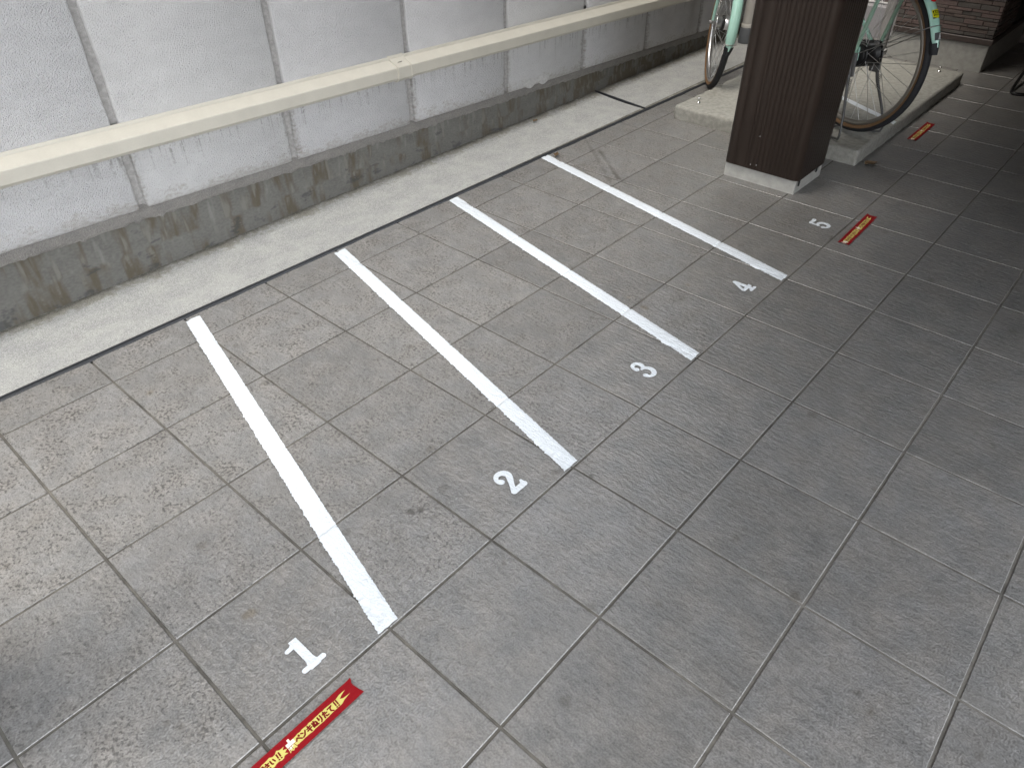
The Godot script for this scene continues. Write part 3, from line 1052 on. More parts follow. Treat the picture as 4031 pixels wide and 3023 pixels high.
func build_street() -> void:
	# the house across the street that closes the low sky; it stands behind the camera
	var h := thing("house", "pale house standing across the street from the bicycle bay", "house", Vector3(-9.0, -0.03, 0.5))
	var st := begin()
	bev(st, Vector3(-6, 0, -9), Vector3(0, 5.4, 9), 0.02)
	put("wall", st, M.facade, h)
	st = begin()
	bev(st, Vector3(-6.3, 5.405, -9.3), Vector3(0.35, 5.75, 9.3), 0.03)
	put("roof", st, M.roof_grey, h)
	for fl in [0.9, 3.5]:
		for z in [-6.5, -3.0, 3.0, 6.5]:
			st = begin()
			bev(st, Vector3(0.003, fl, z - 0.8), Vector3(0.07, fl + 1.2, z + 0.8), 0.01)
			var win := put("window", st, M.white_plastic, h)
			st = begin()
			bev(st, Vector3(0.072, fl + 0.08, z - 0.72), Vector3(0.082, fl + 1.12, z + 0.72), 0.003)
			put("pane", st, M.black_gloss, win)
	st = begin()
	bev(st, Vector3(0.003, 0.02, -0.5), Vector3(0.06, 2.1, 0.5), 0.01)
	put("door", st, M.bead, h)

func pillar(at: Vector3, label: String) -> void:
	var p := thing("clad_pillar", label, "pillar", at)
	# origin: centre of the foot; 0.30 in x, 0.335 in z
	var st := begin()
	bev(st, Vector3(-0.128, -0.004, -0.166), Vector3(0.140, 0.078, 0.158), 0.003)
	put("plinth", st, M.plinth, p)
	# cladding section: rounded corners, fine grooves; x forward is -x (towards the street)
	var hx := 0.142
	var hz := 0.168
	var r := 0.024
	var sec := PackedVector2Array()      # (x, z) going round
	var groove := func(a: Vector2, b: Vector2, nrm: Vector2, ts: Array) -> void:
		for t: float in ts:
			var c := a.lerp(b, t)
			var dir := (b - a).normalized()
			sec.append(c - dir * 0.0014)
			sec.append(c - dir * 0.0005 - nrm * 0.0009)
			sec.append(c + dir * 0.0005 - nrm * 0.0009)
			sec.append(c + dir * 0.0014)
	var corner := func(c: Vector2, a0: float) -> void:
		for i in 7:
			var a := a0 + PI / 2 * i / 6.0
			sec.append(c + Vector2(cos(a), sin(a)) * r)
	# start at front face (x = -hx) from z = -hz to +hz
	groove.call(Vector2(-hx, -hz), Vector2(-hx, hz), Vector2(-1, 0), [0.13, 0.29, 0.325, 0.40, 0.44, 0.50, 0.56, 0.615, 0.67, 0.725, 0.78, 0.83, 0.88])
	for i in 7:
		var a := PI - PI / 2 * i / 6.0
		sec.append(Vector2(-hx + r, hz - r) + Vector2(cos(a), sin(a)) * r)
	groove.call(Vector2(-hx, hz), Vector2(hx, hz), Vector2(0, 1), [0.12, 0.17, 0.25, 0.33, 0.41, 0.5, 0.58, 0.67, 0.75, 0.83])
	for i in 7:
		var a := PI / 2 - PI / 2 * i / 6.0
		sec.append(Vector2(hx - r, hz - r) + Vector2(cos(a), sin(a)) * r)
	groove.call(Vector2(hx, hz), Vector2(hx, -hz), Vector2(1, 0), [0.2, 0.4, 0.6, 0.8])
	for i in 7:
		var a := -PI / 2 * i / 6.0
		sec.append(Vector2(hx - r, -hz + r) + Vector2(cos(a), sin(a)) * r)
	groove.call(Vector2(hx, -hz), Vector2(-hx, -hz), Vector2(0, -1), [0.2, 0.4, 0.6, 0.8])
	for i in 7:
		var a := -PI / 2 - PI / 2 * i / 6.0
		sec.append(Vector2(-hx + r, -hz + r) + Vector2(cos(a), sin(a)) * r)
	st = begin()
	var y0 := 0.062
	for k in sec.size():
		var a := sec[k]
		var c := sec[(k + 1) % sec.size()]
		var o := Vector3(a.y - c.y, 0, c.x - a.x)
		quad(st, Vector3(a.x, y0, a.y), Vector3(c.x, y0, c.y), Vector3(c.x, 2.445, c.y), Vector3(a.x, 2.445, a.y), -o if false else Vector3((a.x + c.x) / 2, 0, (a.y + c.y) / 2))
		triangle(st, Vector3(0, y0, 0), Vector3(a.x, y0, a.y), Vector3(c.x, y0, c.y), Vector3.DOWN)
	put("cladding", smooth(st), M.brown_metal, p)
	# screws and flecks of white paint on the front sheet
	for s in [[-0.045, 0.082], [-0.02, 0.085], [-0.03, 0.205]]:
		var sc := begin()
		lathe(sc, [Vector2(0.0028, 0.0), Vector2(0.0022, 0.0012), Vector2(0.0, 0.0016)], 8)
		var o := put("screw", sc, M.chrome, p, Vector3(-hx - 0.0002, s[1], s[0]))
		o.rotation.z = PI / 2
	# black sealing strips hanging below the side sheet
	for s in [[-0.112, 0.030], [0.06, 0.022]]:
		var t := begin()
		bev(t, Vector3(s[0], 0.062 - s[1], hz - 0.006), Vector3(s[0] + 0.011, 0.064, hz - 0.0025), 0.001)
		put("seal_strip", t, M.black, p)

func rough_block(lo: Vector3, hi: Vector3, step: float, jit: float, sd: int, r: float) -> SurfaceTool:
	# a cast block with worn, rounded arrises: project a fine box grid on a rounded box and shake it
	var n := FastNoiseLite.new()
	n.frequency = 14.0
	n.fractal_octaves = 4
	n.seed = sd
	var st := begin()
	var c := (lo + hi) / 2
	var h := (hi - lo) / 2
	var f := func(p: Vector3) -> Vector3:
		var q := Vector3(clampf(p.x, -h.x + r, h.x - r), clampf(p.y, -h.y + r, h.y - r), clampf(p.z, -h.z + r, h.z - r))
		var d := p - q
		if d.length() > 1e-6:
			p = q + d.normalized() * r
		var nn := d.normalized()
		var k := n.get_noise_3dv(p + c)
		var edge := 1.0 + 1.6 * clampf((absf(d.x) + absf(d.y) + absf(d.z) - r) / r, 0, 1)
		return c + p + nn * k * jit * edge
	for ax in 3:
		var u := (ax + 1) % 3
		var v := (ax + 2) % 3
		var nu := maxi(4, int(2 * h[u] / step))
		var nv := maxi(4, int(2 * h[v] / step))
		for s in [-1.0, 1.0]:
			if ax == 1 and s < 0:
				continue
			var o := Vector3.ZERO
			o[ax] = s
			for i in nu:
				for j in nv:
					var q := []
					for e in [[i, j], [i + 1, j], [i + 1, j + 1], [i, j + 1]]:
						var p := Vector3.ZERO
						p[ax] = s * h[ax]
						p[u] = lerpf(-h[u], h[u], float(e[0]) / nu)
						p[v] = lerpf(-h[v], h[v], float(e[1]) / nv)
						q.append(f.call(p))
					quad(st, q[0], q[1], q[2], q[3], o)
	return smooth(st)

func build_raised_slab() -> void:
	var s := thing("concrete_pad", "low raised concrete pad with worn edges under the bicycle", "concrete pad")
	var st := rough_block(Vector3(2.925, -0.02, -1.145), Vector3(4.49, 0.066, -0.203), 0.014, 0.0030, 12, 0.006)
	put("pad", st, M.slab, s)
	for q in [[3.035, -1.075], [4.40, -0.315]]:
		var b := begin()
		lathe(b, [Vector2(0.0085, 0), Vector2(0.0085, 0.008), Vector2(0.0048, 0.0085), Vector2(0.0048, 0.02), Vector2(0.007, 0.021), Vector2(0.007, 0.027), Vector2(0.0035, 0.031), Vector2(0, 0.0312)], 12)
		put("anchor_bolt", smooth(b), M.chrome, s, Vector3(q[0], 0.0645, q[1]))

# ---------------------------------------------------------------- paint on the floor
func joint_dip(x: float, z: float) -> float:
	var a := absf(fposmod(x + T / 2, T) - T / 2)
	var b := absf(fposmod(z + T / 2, T) - T / 2)
	return maxf(smoothstep(0.0045, 0.0015, a), smoothstep(0.0045, 0.0015, b))

func parking_line(p0: Vector2, p1: Vector2, wide: float, y: float, sd: int, label: String, dips: bool) -> void:
	# p0 at the wall, p1 at the near end (x, z); slant ends parallel to the x axis
	var n := FastNoiseLite.new()
	n.frequency = 60.0
	n.fractal_octaves = 3
	n.seed = sd
	var st := begin()
	var steps := int(p0.distance_to(p1) / 0.004)
	var grid := []
	for i in steps + 1:
		var t := float(i) / steps
		var c := p0.lerp(p1, t)
		var l := wide / 2 + n.get_noise_2d(t * 9.0, 0) * 0.0030 + maxf(0, n.get_noise_2d(t * 16.0, 3) - 0.15) * 0.008
		var r := wide / 2 + n.get_noise_2d(t * 9.0, 7) * 0.0020
		var row := []
		for k in 7:
			var q := k / 6.0
			var x := c.x + lerpf(-l, r, q)
			var zz := c.y + (n.get_noise_2d(q * 2.0, 11) * 0.003 if i == 0 or i == steps else 0.0)
			var yy := y
			if dips:
				yy -= joint_dip(x, zz) * 0.0028
			if k == 0 or k == 6:
				yy -= 0.0012
			row.append(Vector3(x, yy, zz))
		grid.append(row)
	for i in steps:
		for k in 6:
			quad(st, grid[i][k], grid[i][k + 1], grid[i + 1][k + 1], grid[i + 1][k], Vector3.UP)
	var o := put(numbered("parking_line"), smooth(st), M.paint, self)
	tag(o, label, "painted line", "white lines between the bicycle bays")

# strokes: [ax, az, wa, bx, bz, wb] in millimetres; x right, z down from the top of the figure
func figure(strokes: Array, holes: Array, at: Vector3, called: String, label: String, sd: int) -> void:
	var n := FastNoiseLite.new()
	n.frequency = 0.35
	n.fractal_octaves = 2
	n.seed = sd
	var cell := 0.8
	var nx := 78
	var nz := 108
	var f := PackedFloat32Array()
	f.resize((nx + 1) * (nz + 1))
	for j in nz + 1:
		for i in nx + 1:
			var p := Vector2(-6 + i * cell, -6 + j * cell)
			var d := 1e9
			for s in strokes:
				var a := Vector2(s[0], s[1])
				var b := Vector2(s[3], s[4])
				var ab := b - a
				var t := clampf((p - a).dot(ab) / maxf(ab.length_squared(), 1e-6), 0, 1)
				var e: float = p.distance_to(a + ab * t) - lerpf(s[2], s[5], t) / 2
				if s.size() > 6:      # square ended bar
					var dir := ab.normalized()
					var q := p - a
					var al := q.dot(dir)
					var ac := absf(q.dot(Vector2(-dir.y, dir.x)))
					e = maxf(ac - lerpf(s[2], s[5], t) / 2, maxf(-al, al - ab.length()))
				d = minf(d, e)
			for s in holes:
				d = maxf(d, s[2] - p.distance_to(Vector2(s[0], s[1])))
			f[j * (nx + 1) + i] = d + n.get_noise_2d(p.x, p.y) * 0.55 - 0.8
	var st := begin()
	for j in nz:
		for i in nx:
			var cs := [[i, j], [i + 1, j], [i + 1, j + 1], [i, j + 1]]
			var poly := []
			for k in 4:
				var a: Array = cs[k]
				var b: Array = cs[(k + 1) % 4]
				var va := f[a[1] * (nx + 1) + a[0]]
				var vb := f[b[1] * (nx + 1) + b[0]]
				var pa := Vector2(a[0], a[1])
				var pb := Vector2(b[0], b[1])
				if va <= 0:
					poly.append(pa)
				if (va <= 0) != (vb <= 0):
					poly.append(pa.lerp(pb, va / (va - vb)))
			if poly.size() >= 3:
				for k in range(1, poly.size() - 1):
					var w := []
					for q: Vector2 in [poly[0], poly[k], poly[k + 1]]:
						w.append(at + Vector3((-6 + q.x * cell) * 0.001, 0, (-6 + q.y * cell) * 0.001))
					if (w[1] - w[0]).cross(w[2] - w[0]).length() > 1e-11:
						triangle(st, w[0], w[1], w[2], Vector3.UP)
	var o := put(called, st, M.paint, self)
	tag(o, label, "painted number")

func arc_strokes(c: Vector2, rx: float, rz: float, a0: float, a1: float, w: Array) -> Array:
	var out := []
	var n := 14
	for i in n:
		var ta := float(i) / n
		var tb := float(i + 1) / n
		var wi := func(t: float) -> float:
			var q := t * (w.size() - 1)
			var k := mini(int(q), w.size() - 2)
			return lerpf(w[k], w[k + 1], q - k)
		var aa := deg_to_rad(lerpf(a0, a1, ta))
		var ab := deg_to_rad(lerpf(a0, a1, tb))
		out.append([c.x + cos(aa) * rx, c.y - sin(aa) * rz, wi.call(ta), c.x + cos(ab) * rx, c.y - sin(ab) * rz, wi.call(tb)])
	return out

func build_numbers() -> void:
	var y := 0.0026
	var top := -0.1255
	var one := [[25, 0, 16, 25, 77, 17, 1], [25, 5, 10, 15, 13, 9], [15, 13, 9, 4, 14, 8], [4, 72.5, 10, 46, 72.5, 10], [25, 62, 18, 25, 72, 26]]
	figure(one, [], Vector3(-0.172, y, top), "painted_number_one", "white painted number 1 on the tiles beside the red tape", 1)
	var two := arc_strokes(Vector2(22, 20), 17, 17, 205, -35, [8, 10, 13, 17, 15])
	two.append_array([[35.9, 29.7, 15, 23, 48, 12], [23, 48, 12, 9, 67, 11], [8, 70, 14, 44, 70, 15], [43, 70, 12, 46, 58, 7], [9, 25, 15, 10, 26, 15]])
	figure(two, [], Vector3(0.433, y, top), "painted_number_two", "white painted number 2 with a curled top on the tiles", 2)
	var three := arc_strokes(Vector2(22, 19), 15, 15.5, 200, -60, [8, 9, 12, 14, 10])
	three.append_array(arc_strokes(Vector2(21, 53), 19, 20, 75, -165, [9, 13, 15, 13, 9, 8]))
	three.append_array([[9, 23, 14, 10, 24, 14], [5, 58, 14, 6, 59, 14], [29, 32, 8, 20, 34, 6]])
	figure(three, [], Vector3(1.023, y, top), "painted_number_three", "white painted number 3 with round ends on the tiles", 3)
	var four := [[34, 2, 14, 34, 77, 14, 1], [33, 4, 10, 4, 52, 9], [2, 54, 11, 50, 54, 11, 1], [21, 72.5, 9, 48, 72.5, 9]]
	figure(four, [], Vector3(1.629, y, top - 0.003), "painted_number_four", "white painted number 4 with a footed stem on the tiles", 4)
	var five := [[10, 6, 13, 44, 6, 13], [44, 6, 11, 46, 0, 6], [10, 6, 9, 8, 38, 9]]
	five.append_array(arc_strokes(Vector2(21, 51), 20, 20.5, 140, -165, [8, 11, 15, 16, 13, 9, 8]))
	five.append_array([[4, 57, 14, 5, 58, 14]])
	figure(five, [], Vector3(2.247, y, top + 0.006), "painted_number_five", "white painted number 5 on the tiles before the pillar", 5)

func tape(x0: float, x1: float, z0: float, z1: float, y: float, torn_left: bool, u0: float, u1: float, label: String, sd: int) -> void:
	rng.seed = sd
	var wide := 0.0405
	var st := begin()
	var ng := 48
	var mg := 8
	var grid := []
	for i in ng + 1:
		var t := float(i) / ng
		var row := []
		for k in mg + 1:
			var q := float(k) / mg
			var x := lerpf(x0, x1, t)
			if i == ng:
				x += [0.003, 0.0015, -0.002, -0.0015, -0.001, 0.0, 0.001, 0.0025, 0.0035][k]
			if i == 0 and torn_left:
				x += [-0.006, -0.003, 0.001, 0.002, 0.0, 0.002, 0.003, 0.0, -0.002][k]
			var z := lerpf(z0, z1, t) + (q - 0.5) * wide
			var yy := y - 0.0009 * joint_dip(x, z) + 0.0004 * sin(i * 0.7 + k * 0.9) * sin(k * 0.8) + (0.0016 if i == ng and k < 3 else 0.0)
			row.append([Vector3(x, yy, z), Vector2(lerpf(u0, u1, (x - x0) / (x1 - x0)), q)])
		grid.append(row)
	for i in ng:
		for k in mg:
			for e in [[i, k], [i + 1, k], [i + 1, k + 1], [i, k], [i + 1, k + 1], [i, k + 1]]:
				var p: Array = grid[e[0]][e[1]]
				vtx(st, p[0], Vector3.UP, p[1])
	var o := put(numbered("warning_tape"), smooth(st), M.tape, self)
	tag(o, label, "tape", "red fresh-paint warning tapes on the floor")

# ---------------------------------------------------------------- brick-faced wall at the back
func build_back() -> void:
	var w := thing("brick_faced_wall", "dark brown wall of thin stacked brick strips on a grey plinth", "wall")
	var st := begin()
	bev(st, Vector3(4.792, -0.02, -0.735), Vector3(5.71, 0.150, -0.182), 0.003)
	put("plinth", st, M.plinth, w)
	st = begin()
	bev(st, Vector3(4.778, 0.152, -0.735), Vector3(5.71, 0.184, -0.170), 0.003)
	put("base_trim", st, M.trim, w)
	st = begin()
	bev(st, Vector3(4.800, 0.186, -0.735), Vector3(5.71, 2.446, -0.190), 0.002)
	put("core", st, M.mortar_dark, w)
	rng.seed = 9
	var y := 0.189
	var hs := [0.016, 0.022, 0.014, 0.024, 0.013, 0.019, 0.013, 0.026, 0.022, 0.018, 0.014]
	var k := 0
	while y < 0.86:
		var h: float = hs[k % hs.size()]
		var z := -0.735 - rng.randf() * 0.09
		while z < -0.178:
			var l := rng.randf_range(0.09, 0.15)
			var za := maxf(z, -0.735)
			var zb := minf(z + l, -0.178)
			if zb - za > 0.012:
				var b := begin()
				var pr := rng.randf_range(-0.0035, 0.0035)
				bev(b, Vector3(4.786 + pr, y, za), Vector3(4.806, y + h, zb - 0.0028), 0.0012)
				put("brick", b, M["brick%d" % rng.randi_range(0, 2)], w)
			z += l
		# return face round the corner
		var x := 4.81
		while x < 5.2:
			var l := rng.randf_range(0.09, 0.15)
			var b := begin()
			bev(b, Vector3(x, y, -0.193), Vector3(minf(x + l, 5.22) - 0.0028, y + h, -0.176 + rng.randf_range(-0.003, 0.002)), 0.0012)
			put("brick", b, M["brick%d" % rng.randi_range(0, 2)], w)
			x += l
		y += h + 0.0028
		k += 1
	# speckled block with a white lattice behind the bicycle
	var f := thing("lattice_fence", "white lattice fence panel on a speckled grey block behind the bicycle", "fence")
	st = begin()
	bev(st, Vector3(5.20, -0.02, -1.70), Vector3(5.36, 0.190, -0.60), 0.006)
	put("block", st, M.granite, f)
	for q in [0.197, 0.227, 0.262, 0.40, 0.54]:
		st = begin()
		bev(st, Vector3(5.262, q, -1.70), Vector3(5.275, q + 0.010, -0.60), 0.002)
		put("rail", st, M.white_plastic, f)
	for i in 16:
		st = begin()
		var z := -1.69 + i * 0.07
		tube(st, [Vector3(5.2685, 0.202, z), Vector3(5.2685, 0.545, z + 0.10 * (1 if i % 2 else -1))], 0.0045, 6)
		put("lattice_bar", st, M.white_plastic, f)
	# pipes
	var p := thing("drain_pipe", "light grey drain pipe standing against the brick corner", "pipe", Vector3(4.86, 0, -0.80))
	st = begin()
	tube(st, [Vector3(0, 0.03, 0), Vector3(0, 2.445, 0)], 0.033, 18)
	put("pipe", st, M.pipe, p)
	st = begin()
	bev(st, Vector3(-0.05, 0.0, -0.055), Vector3(0.055, 0.028, 0.048), 0.003)
	put("foot_block", st, M.concrete_plain, p)
	st = begin()
	tube(st, [Vector3(-0.005, 0.04, 0.046), Vector3(-0.005, 2.54, 0.046)], 0.008, 8)
	put("conduit", st, M.pipe, p)
	p = thing("down_pipe", "grey downpipe with dark collar behind the bicycle's front wheel", "pipe", Vector3(4.52, 0, -1.575))
	st = begin()
	tube(st, [Vector3(0, 0.10, 0), Vector3(0, 4.0, 0)], 0.034, 18)
	put("pipe", st, M.pipe_light, p)
	st = begin()
	lathe(st, [Vector2(0.044, -0.002), Vector2(0.044, 0.085), Vector2(0.038, 0.094), Vector2(0.036, 0.094)], 18)
	put("collar", smooth(st), M.collar, p)
	st = begin()
	lathe(st, [Vector2(0.040, 0.094), Vector2(0.041, 0.112), Vector2(0.036, 0.116), Vector2(0.034, 0.116)], 18)
	put("coupling", smooth(st), M.pipe_light, p)
	st = begin()
	lathe(st, [Vector2(0.0345, 0.292), Vector2(0.0375, 0.293), Vector2(0.0375, 0.312), Vector2(0.0345, 0.313)], 18)
	put("pipe_clip", st, M.chrome, p)
	# black tube foot of a rack that stands out of the frame
	var r := thing("tube_stand", "bent black metal tube foot resting on the dark tiles", "stand", Vector3(4.47, 0, 0.06))
	st = begin()
	var pts := [Vector3(0.60, 0.13, -0.02), Vector3(0.30, 0.065, -0.015), Vector3(0.06, 0.016, -0.006), Vector3(0.02, 0.009, 0.0), Vector3(0.004, 0.0085, 0.012), Vector3(0.003, 0.0085, 0.03), Vector3(0.02, 0.0085, 0.06), Vector3(0.10, 0.0085, 0.16), Vector3(0.30, 0.0085, 0.42)]
	tube(st, pts, 0.0085, 10)
	put("foot_tube", st, M.black_gloss, r)
	st = begin()
	tube(st, [Vector3(0.30, 0.0085, 0.42), Vector3(0.34, 0.02, 0.46), Vector3(0.5, 0.13, 0.46), Vector3(0.60, 0.13, -0.02)], 0.0085, 10)
	put("cross_tube", st, M.black_gloss, r)

# ---------------------------------------------------------------- small litter
func dry_leaf(at: Vector3, turn: float, size: float, label: String, curl: float) -> void:
	var o := thing("dry_leaf", label, "leaf", at, turn)
	var st := begin()
	var n := 14
	var rows := []
	for i in n + 1:
		var t := float(i) / n
		var half := sin(PI * pow(t, 0.8)) * 0.30 * size
		var row := []
		for k in 5:
			var q := (k - 2) / 2.0
			row.append(Vector3((t - 0.5) * size, curl * size * (absf(q) * 0.30 + 0.16 * sin(t * 7.0 + q) * 0.5 + 0.10) + 0.002, q * half * (1.0 + 0.14 * sin(i * 2.1 + k))))
		rows.append(row)
	for i in n:
		for k in 4:
			quad(st, rows[i][k], rows[i + 1][k], rows[i + 1][k + 1], rows[i][k + 1], Vector3.UP)
	put("blade", smooth(st), M.leaf, o)
	st = begin()
	tube(st, [Vector3(0.5 * size, 0.1 * curl * size + 0.002, 0), Vector3(0.72 * size, 0.004, 0.04 * size)], [0.0009, 0.0006], 5)
	put("stalk", st, M.leaf, o)

func build_litter() -> void:
	dry_leaf(Vector3(2.128, 0.001, -1.282), 0.5, 0.042, "curled tan dry leaf by the end of a white line at the gutter", 0.8)
	dry_leaf(Vector3(2.99, 0.001, -0.155), -0.5, 0.07, "flat brown dry leaf on the dark tiles beside the concrete pad", 0.25)
	dry_leaf(Vector3(2.42, 0.001, -1.655), 0.2, 0.035, "thin brown dry leaf lying at the foot of the panel wall", 0.4)
	dry_leaf(Vector3(3.40, 0.001, -1.22), 0.9, 0.022, "tiny dark leaf scrap between the front wheel and the concrete pad", 0.5)
	# crumbs of grit lying about
	rng.seed = 99
	var st := begin()
	for i in 90:
		var x := rng.randf_range(-0.6, 3.2)
		var z := rng.randf_range(-1.66, 1.0)
		if z < -1.3:
			x = rng.randf_range(-0.6, 2.8)
		if x > 2.2 and z > -0.75 and z < -0.2:
			continue
		var s := rng.randf_range(0.0008, 0.0018)
		var c := Vector3(x, s * 0.4, z)
		var ps := []
		for k in 5:
			ps.append(c + Vector3(cos(k * 1.257) * s * rng.randf_range(0.7, 1.4), 0, sin(k * 1.257) * s * rng.randf_range(0.6, 1.2)))
		for k in 5:
			triangle(st, ps[k], ps[(k + 1) % 5], c + Vector3(0, s * 0.9, 0), Vector3(ps[k].x - c.x, 0.5 * s, ps[k].z - c.z))
	var o := put("grit", st, M.grit, self)
	tag(o, "dark crumbs of grit scattered over the tiles and gutter", "grit")
	o.set_meta("kind", "stuff")

# ---------------------------------------------------------------- bicycle
func wheel(parent: Node, called: String, xf: Transform3D, r: float, hub_r: float, hub_half: float, hub_mat: Material, rim_mat: Material) -> void:
	var root := Node3D.new()
	root.name = called
	parent.add_child(root, true)
	root.transform = xf
	var st := begin()
	var prof := []
	for i in 9:      # tread: outer part of the tyre section
		var a := deg_to_rad(lerpf(-98, 98, i / 8.0))
		prof.append(Vector2(r - 0.0175 + cos(a) * 0.0175, sin(a) * 0.0172))
	prof.append(Vector2(r - 0.020, 0.012))
	prof.append(Vector2(r - 0.020, -0.012))
	arc_sweep(st, prof, 0, TAU, 72)
	put("tyre_tread", smooth(st), M.rubber, root)
	st = begin()
	for s in [-1.0, 1.0]:
		var side := []
		for i in 5:
			var a := deg_to_rad(lerpf(90, 155, i / 4.0))
			side.append(Vector2(r - 0.0175 + cos(a) * 0.0178, s * sin(a) * 0.0178))
		side.append(Vector2(r - 0.032, s * 0.004))
		arc_sweep(st, side, 0, TAU, 72)
	put("tyre_sidewall", smooth(st), M.gum, root)
	st = begin()
	arc_sweep(st, [Vector2(r - 0.031, -0.0125), Vector2(r - 0.031, 0.0125), Vector2(r - 0.046, 0.0115), Vector2(r - 0.050, 0.005), Vector2(r - 0.050, -0.005), Vector2(r - 0.046, -0.0115)], 0, TAU, 72)
	put("rim", smooth(st), rim_mat, root)
	st = begin()
	for i in 36:
		var s := 1.0 if i % 2 else -1.0
		var a := TAU * i / 36.0
		var off := 0.62 if (i / 2) % 2 else -0.62
		var b := a + off
		tube(st, [Vector3(s * hub_half * 0.8, sin(b) * hub_r, cos(b) * hub_r), Vector3(0, sin(a) * (r - 0.048), cos(a) * (r - 0.048))], 0.00115, 5, false)
	put("spokes", st, M.spoke, root)
	st = begin()
	lathe(st, [Vector2(0, -hub_half - 0.03), Vector2(0.0055, -hub_half - 0.03), Vector2(0.0055, -hub_half), Vector2(hub_r * 0.8, -hub_half * 0.97), Vector2(hub_r * 1.08, -hub_half * 0.86), Vector2(hub_r * 1.08, -hub_half * 0.74), Vector2(hub_r * 0.86, -hub_half * 0.66), Vector2(hub_r * 0.86, hub_half * 0.66), Vector2(hub_r * 1.08, hub_half * 0.74), Vector2(hub_r * 1.08, hub_half * 0.86), Vector2(hub_r * 0.8, hub_half * 0.97), Vector2(0.0055, hub_half), Vector2(0.0055, hub_half + 0.03), Vector2(0, hub_half + 0.03)], 20, true)
	put("hub", smooth(st), hub_mat, root)

func fender(parent: Node, called: String, xf: Transform3D, r: float, a0: float, a1: float, flap: bool) -> void:
	var root := Node3D.new()
	root.name = called
	parent.add_child(root, true)
	root.transform = xf
	var prof := []
	for i in 9:
		var q := (i - 4) / 4.0
		prof.append(Vector2(r + 0.010 - 0.016 * q * q, q * 0.0265))
	for i in 9:
		var q := (4 - i) / 4.0
		prof.append(Vector2(r + 0.0085 - 0.016 * q * q, q * 0.0253))
	var st := begin()
	var taper := func(t: float) -> float: return 1.0 if t > 0.06 else sqrt(clampf(t / 0.06, 0.0, 1.0)) * 0.75 + 0.25
	arc_sweep(st, prof, a0, a1, 44, true, taper)
	put("guard", smooth(st), M.mint, root)
	if flap:
		st = begin()
		var pf := []
		for p: Vector2 in prof:
			pf.append(Vector2(p.x - 0.002, p.y))
		arc_sweep(st, pf, a0 - 0.075, a0 + 0.05, 8, true, func(t: float) -> float: return lerpf(0.55, 0.98, t))
		put("mud_flap", smooth(st), M.rubber, root)

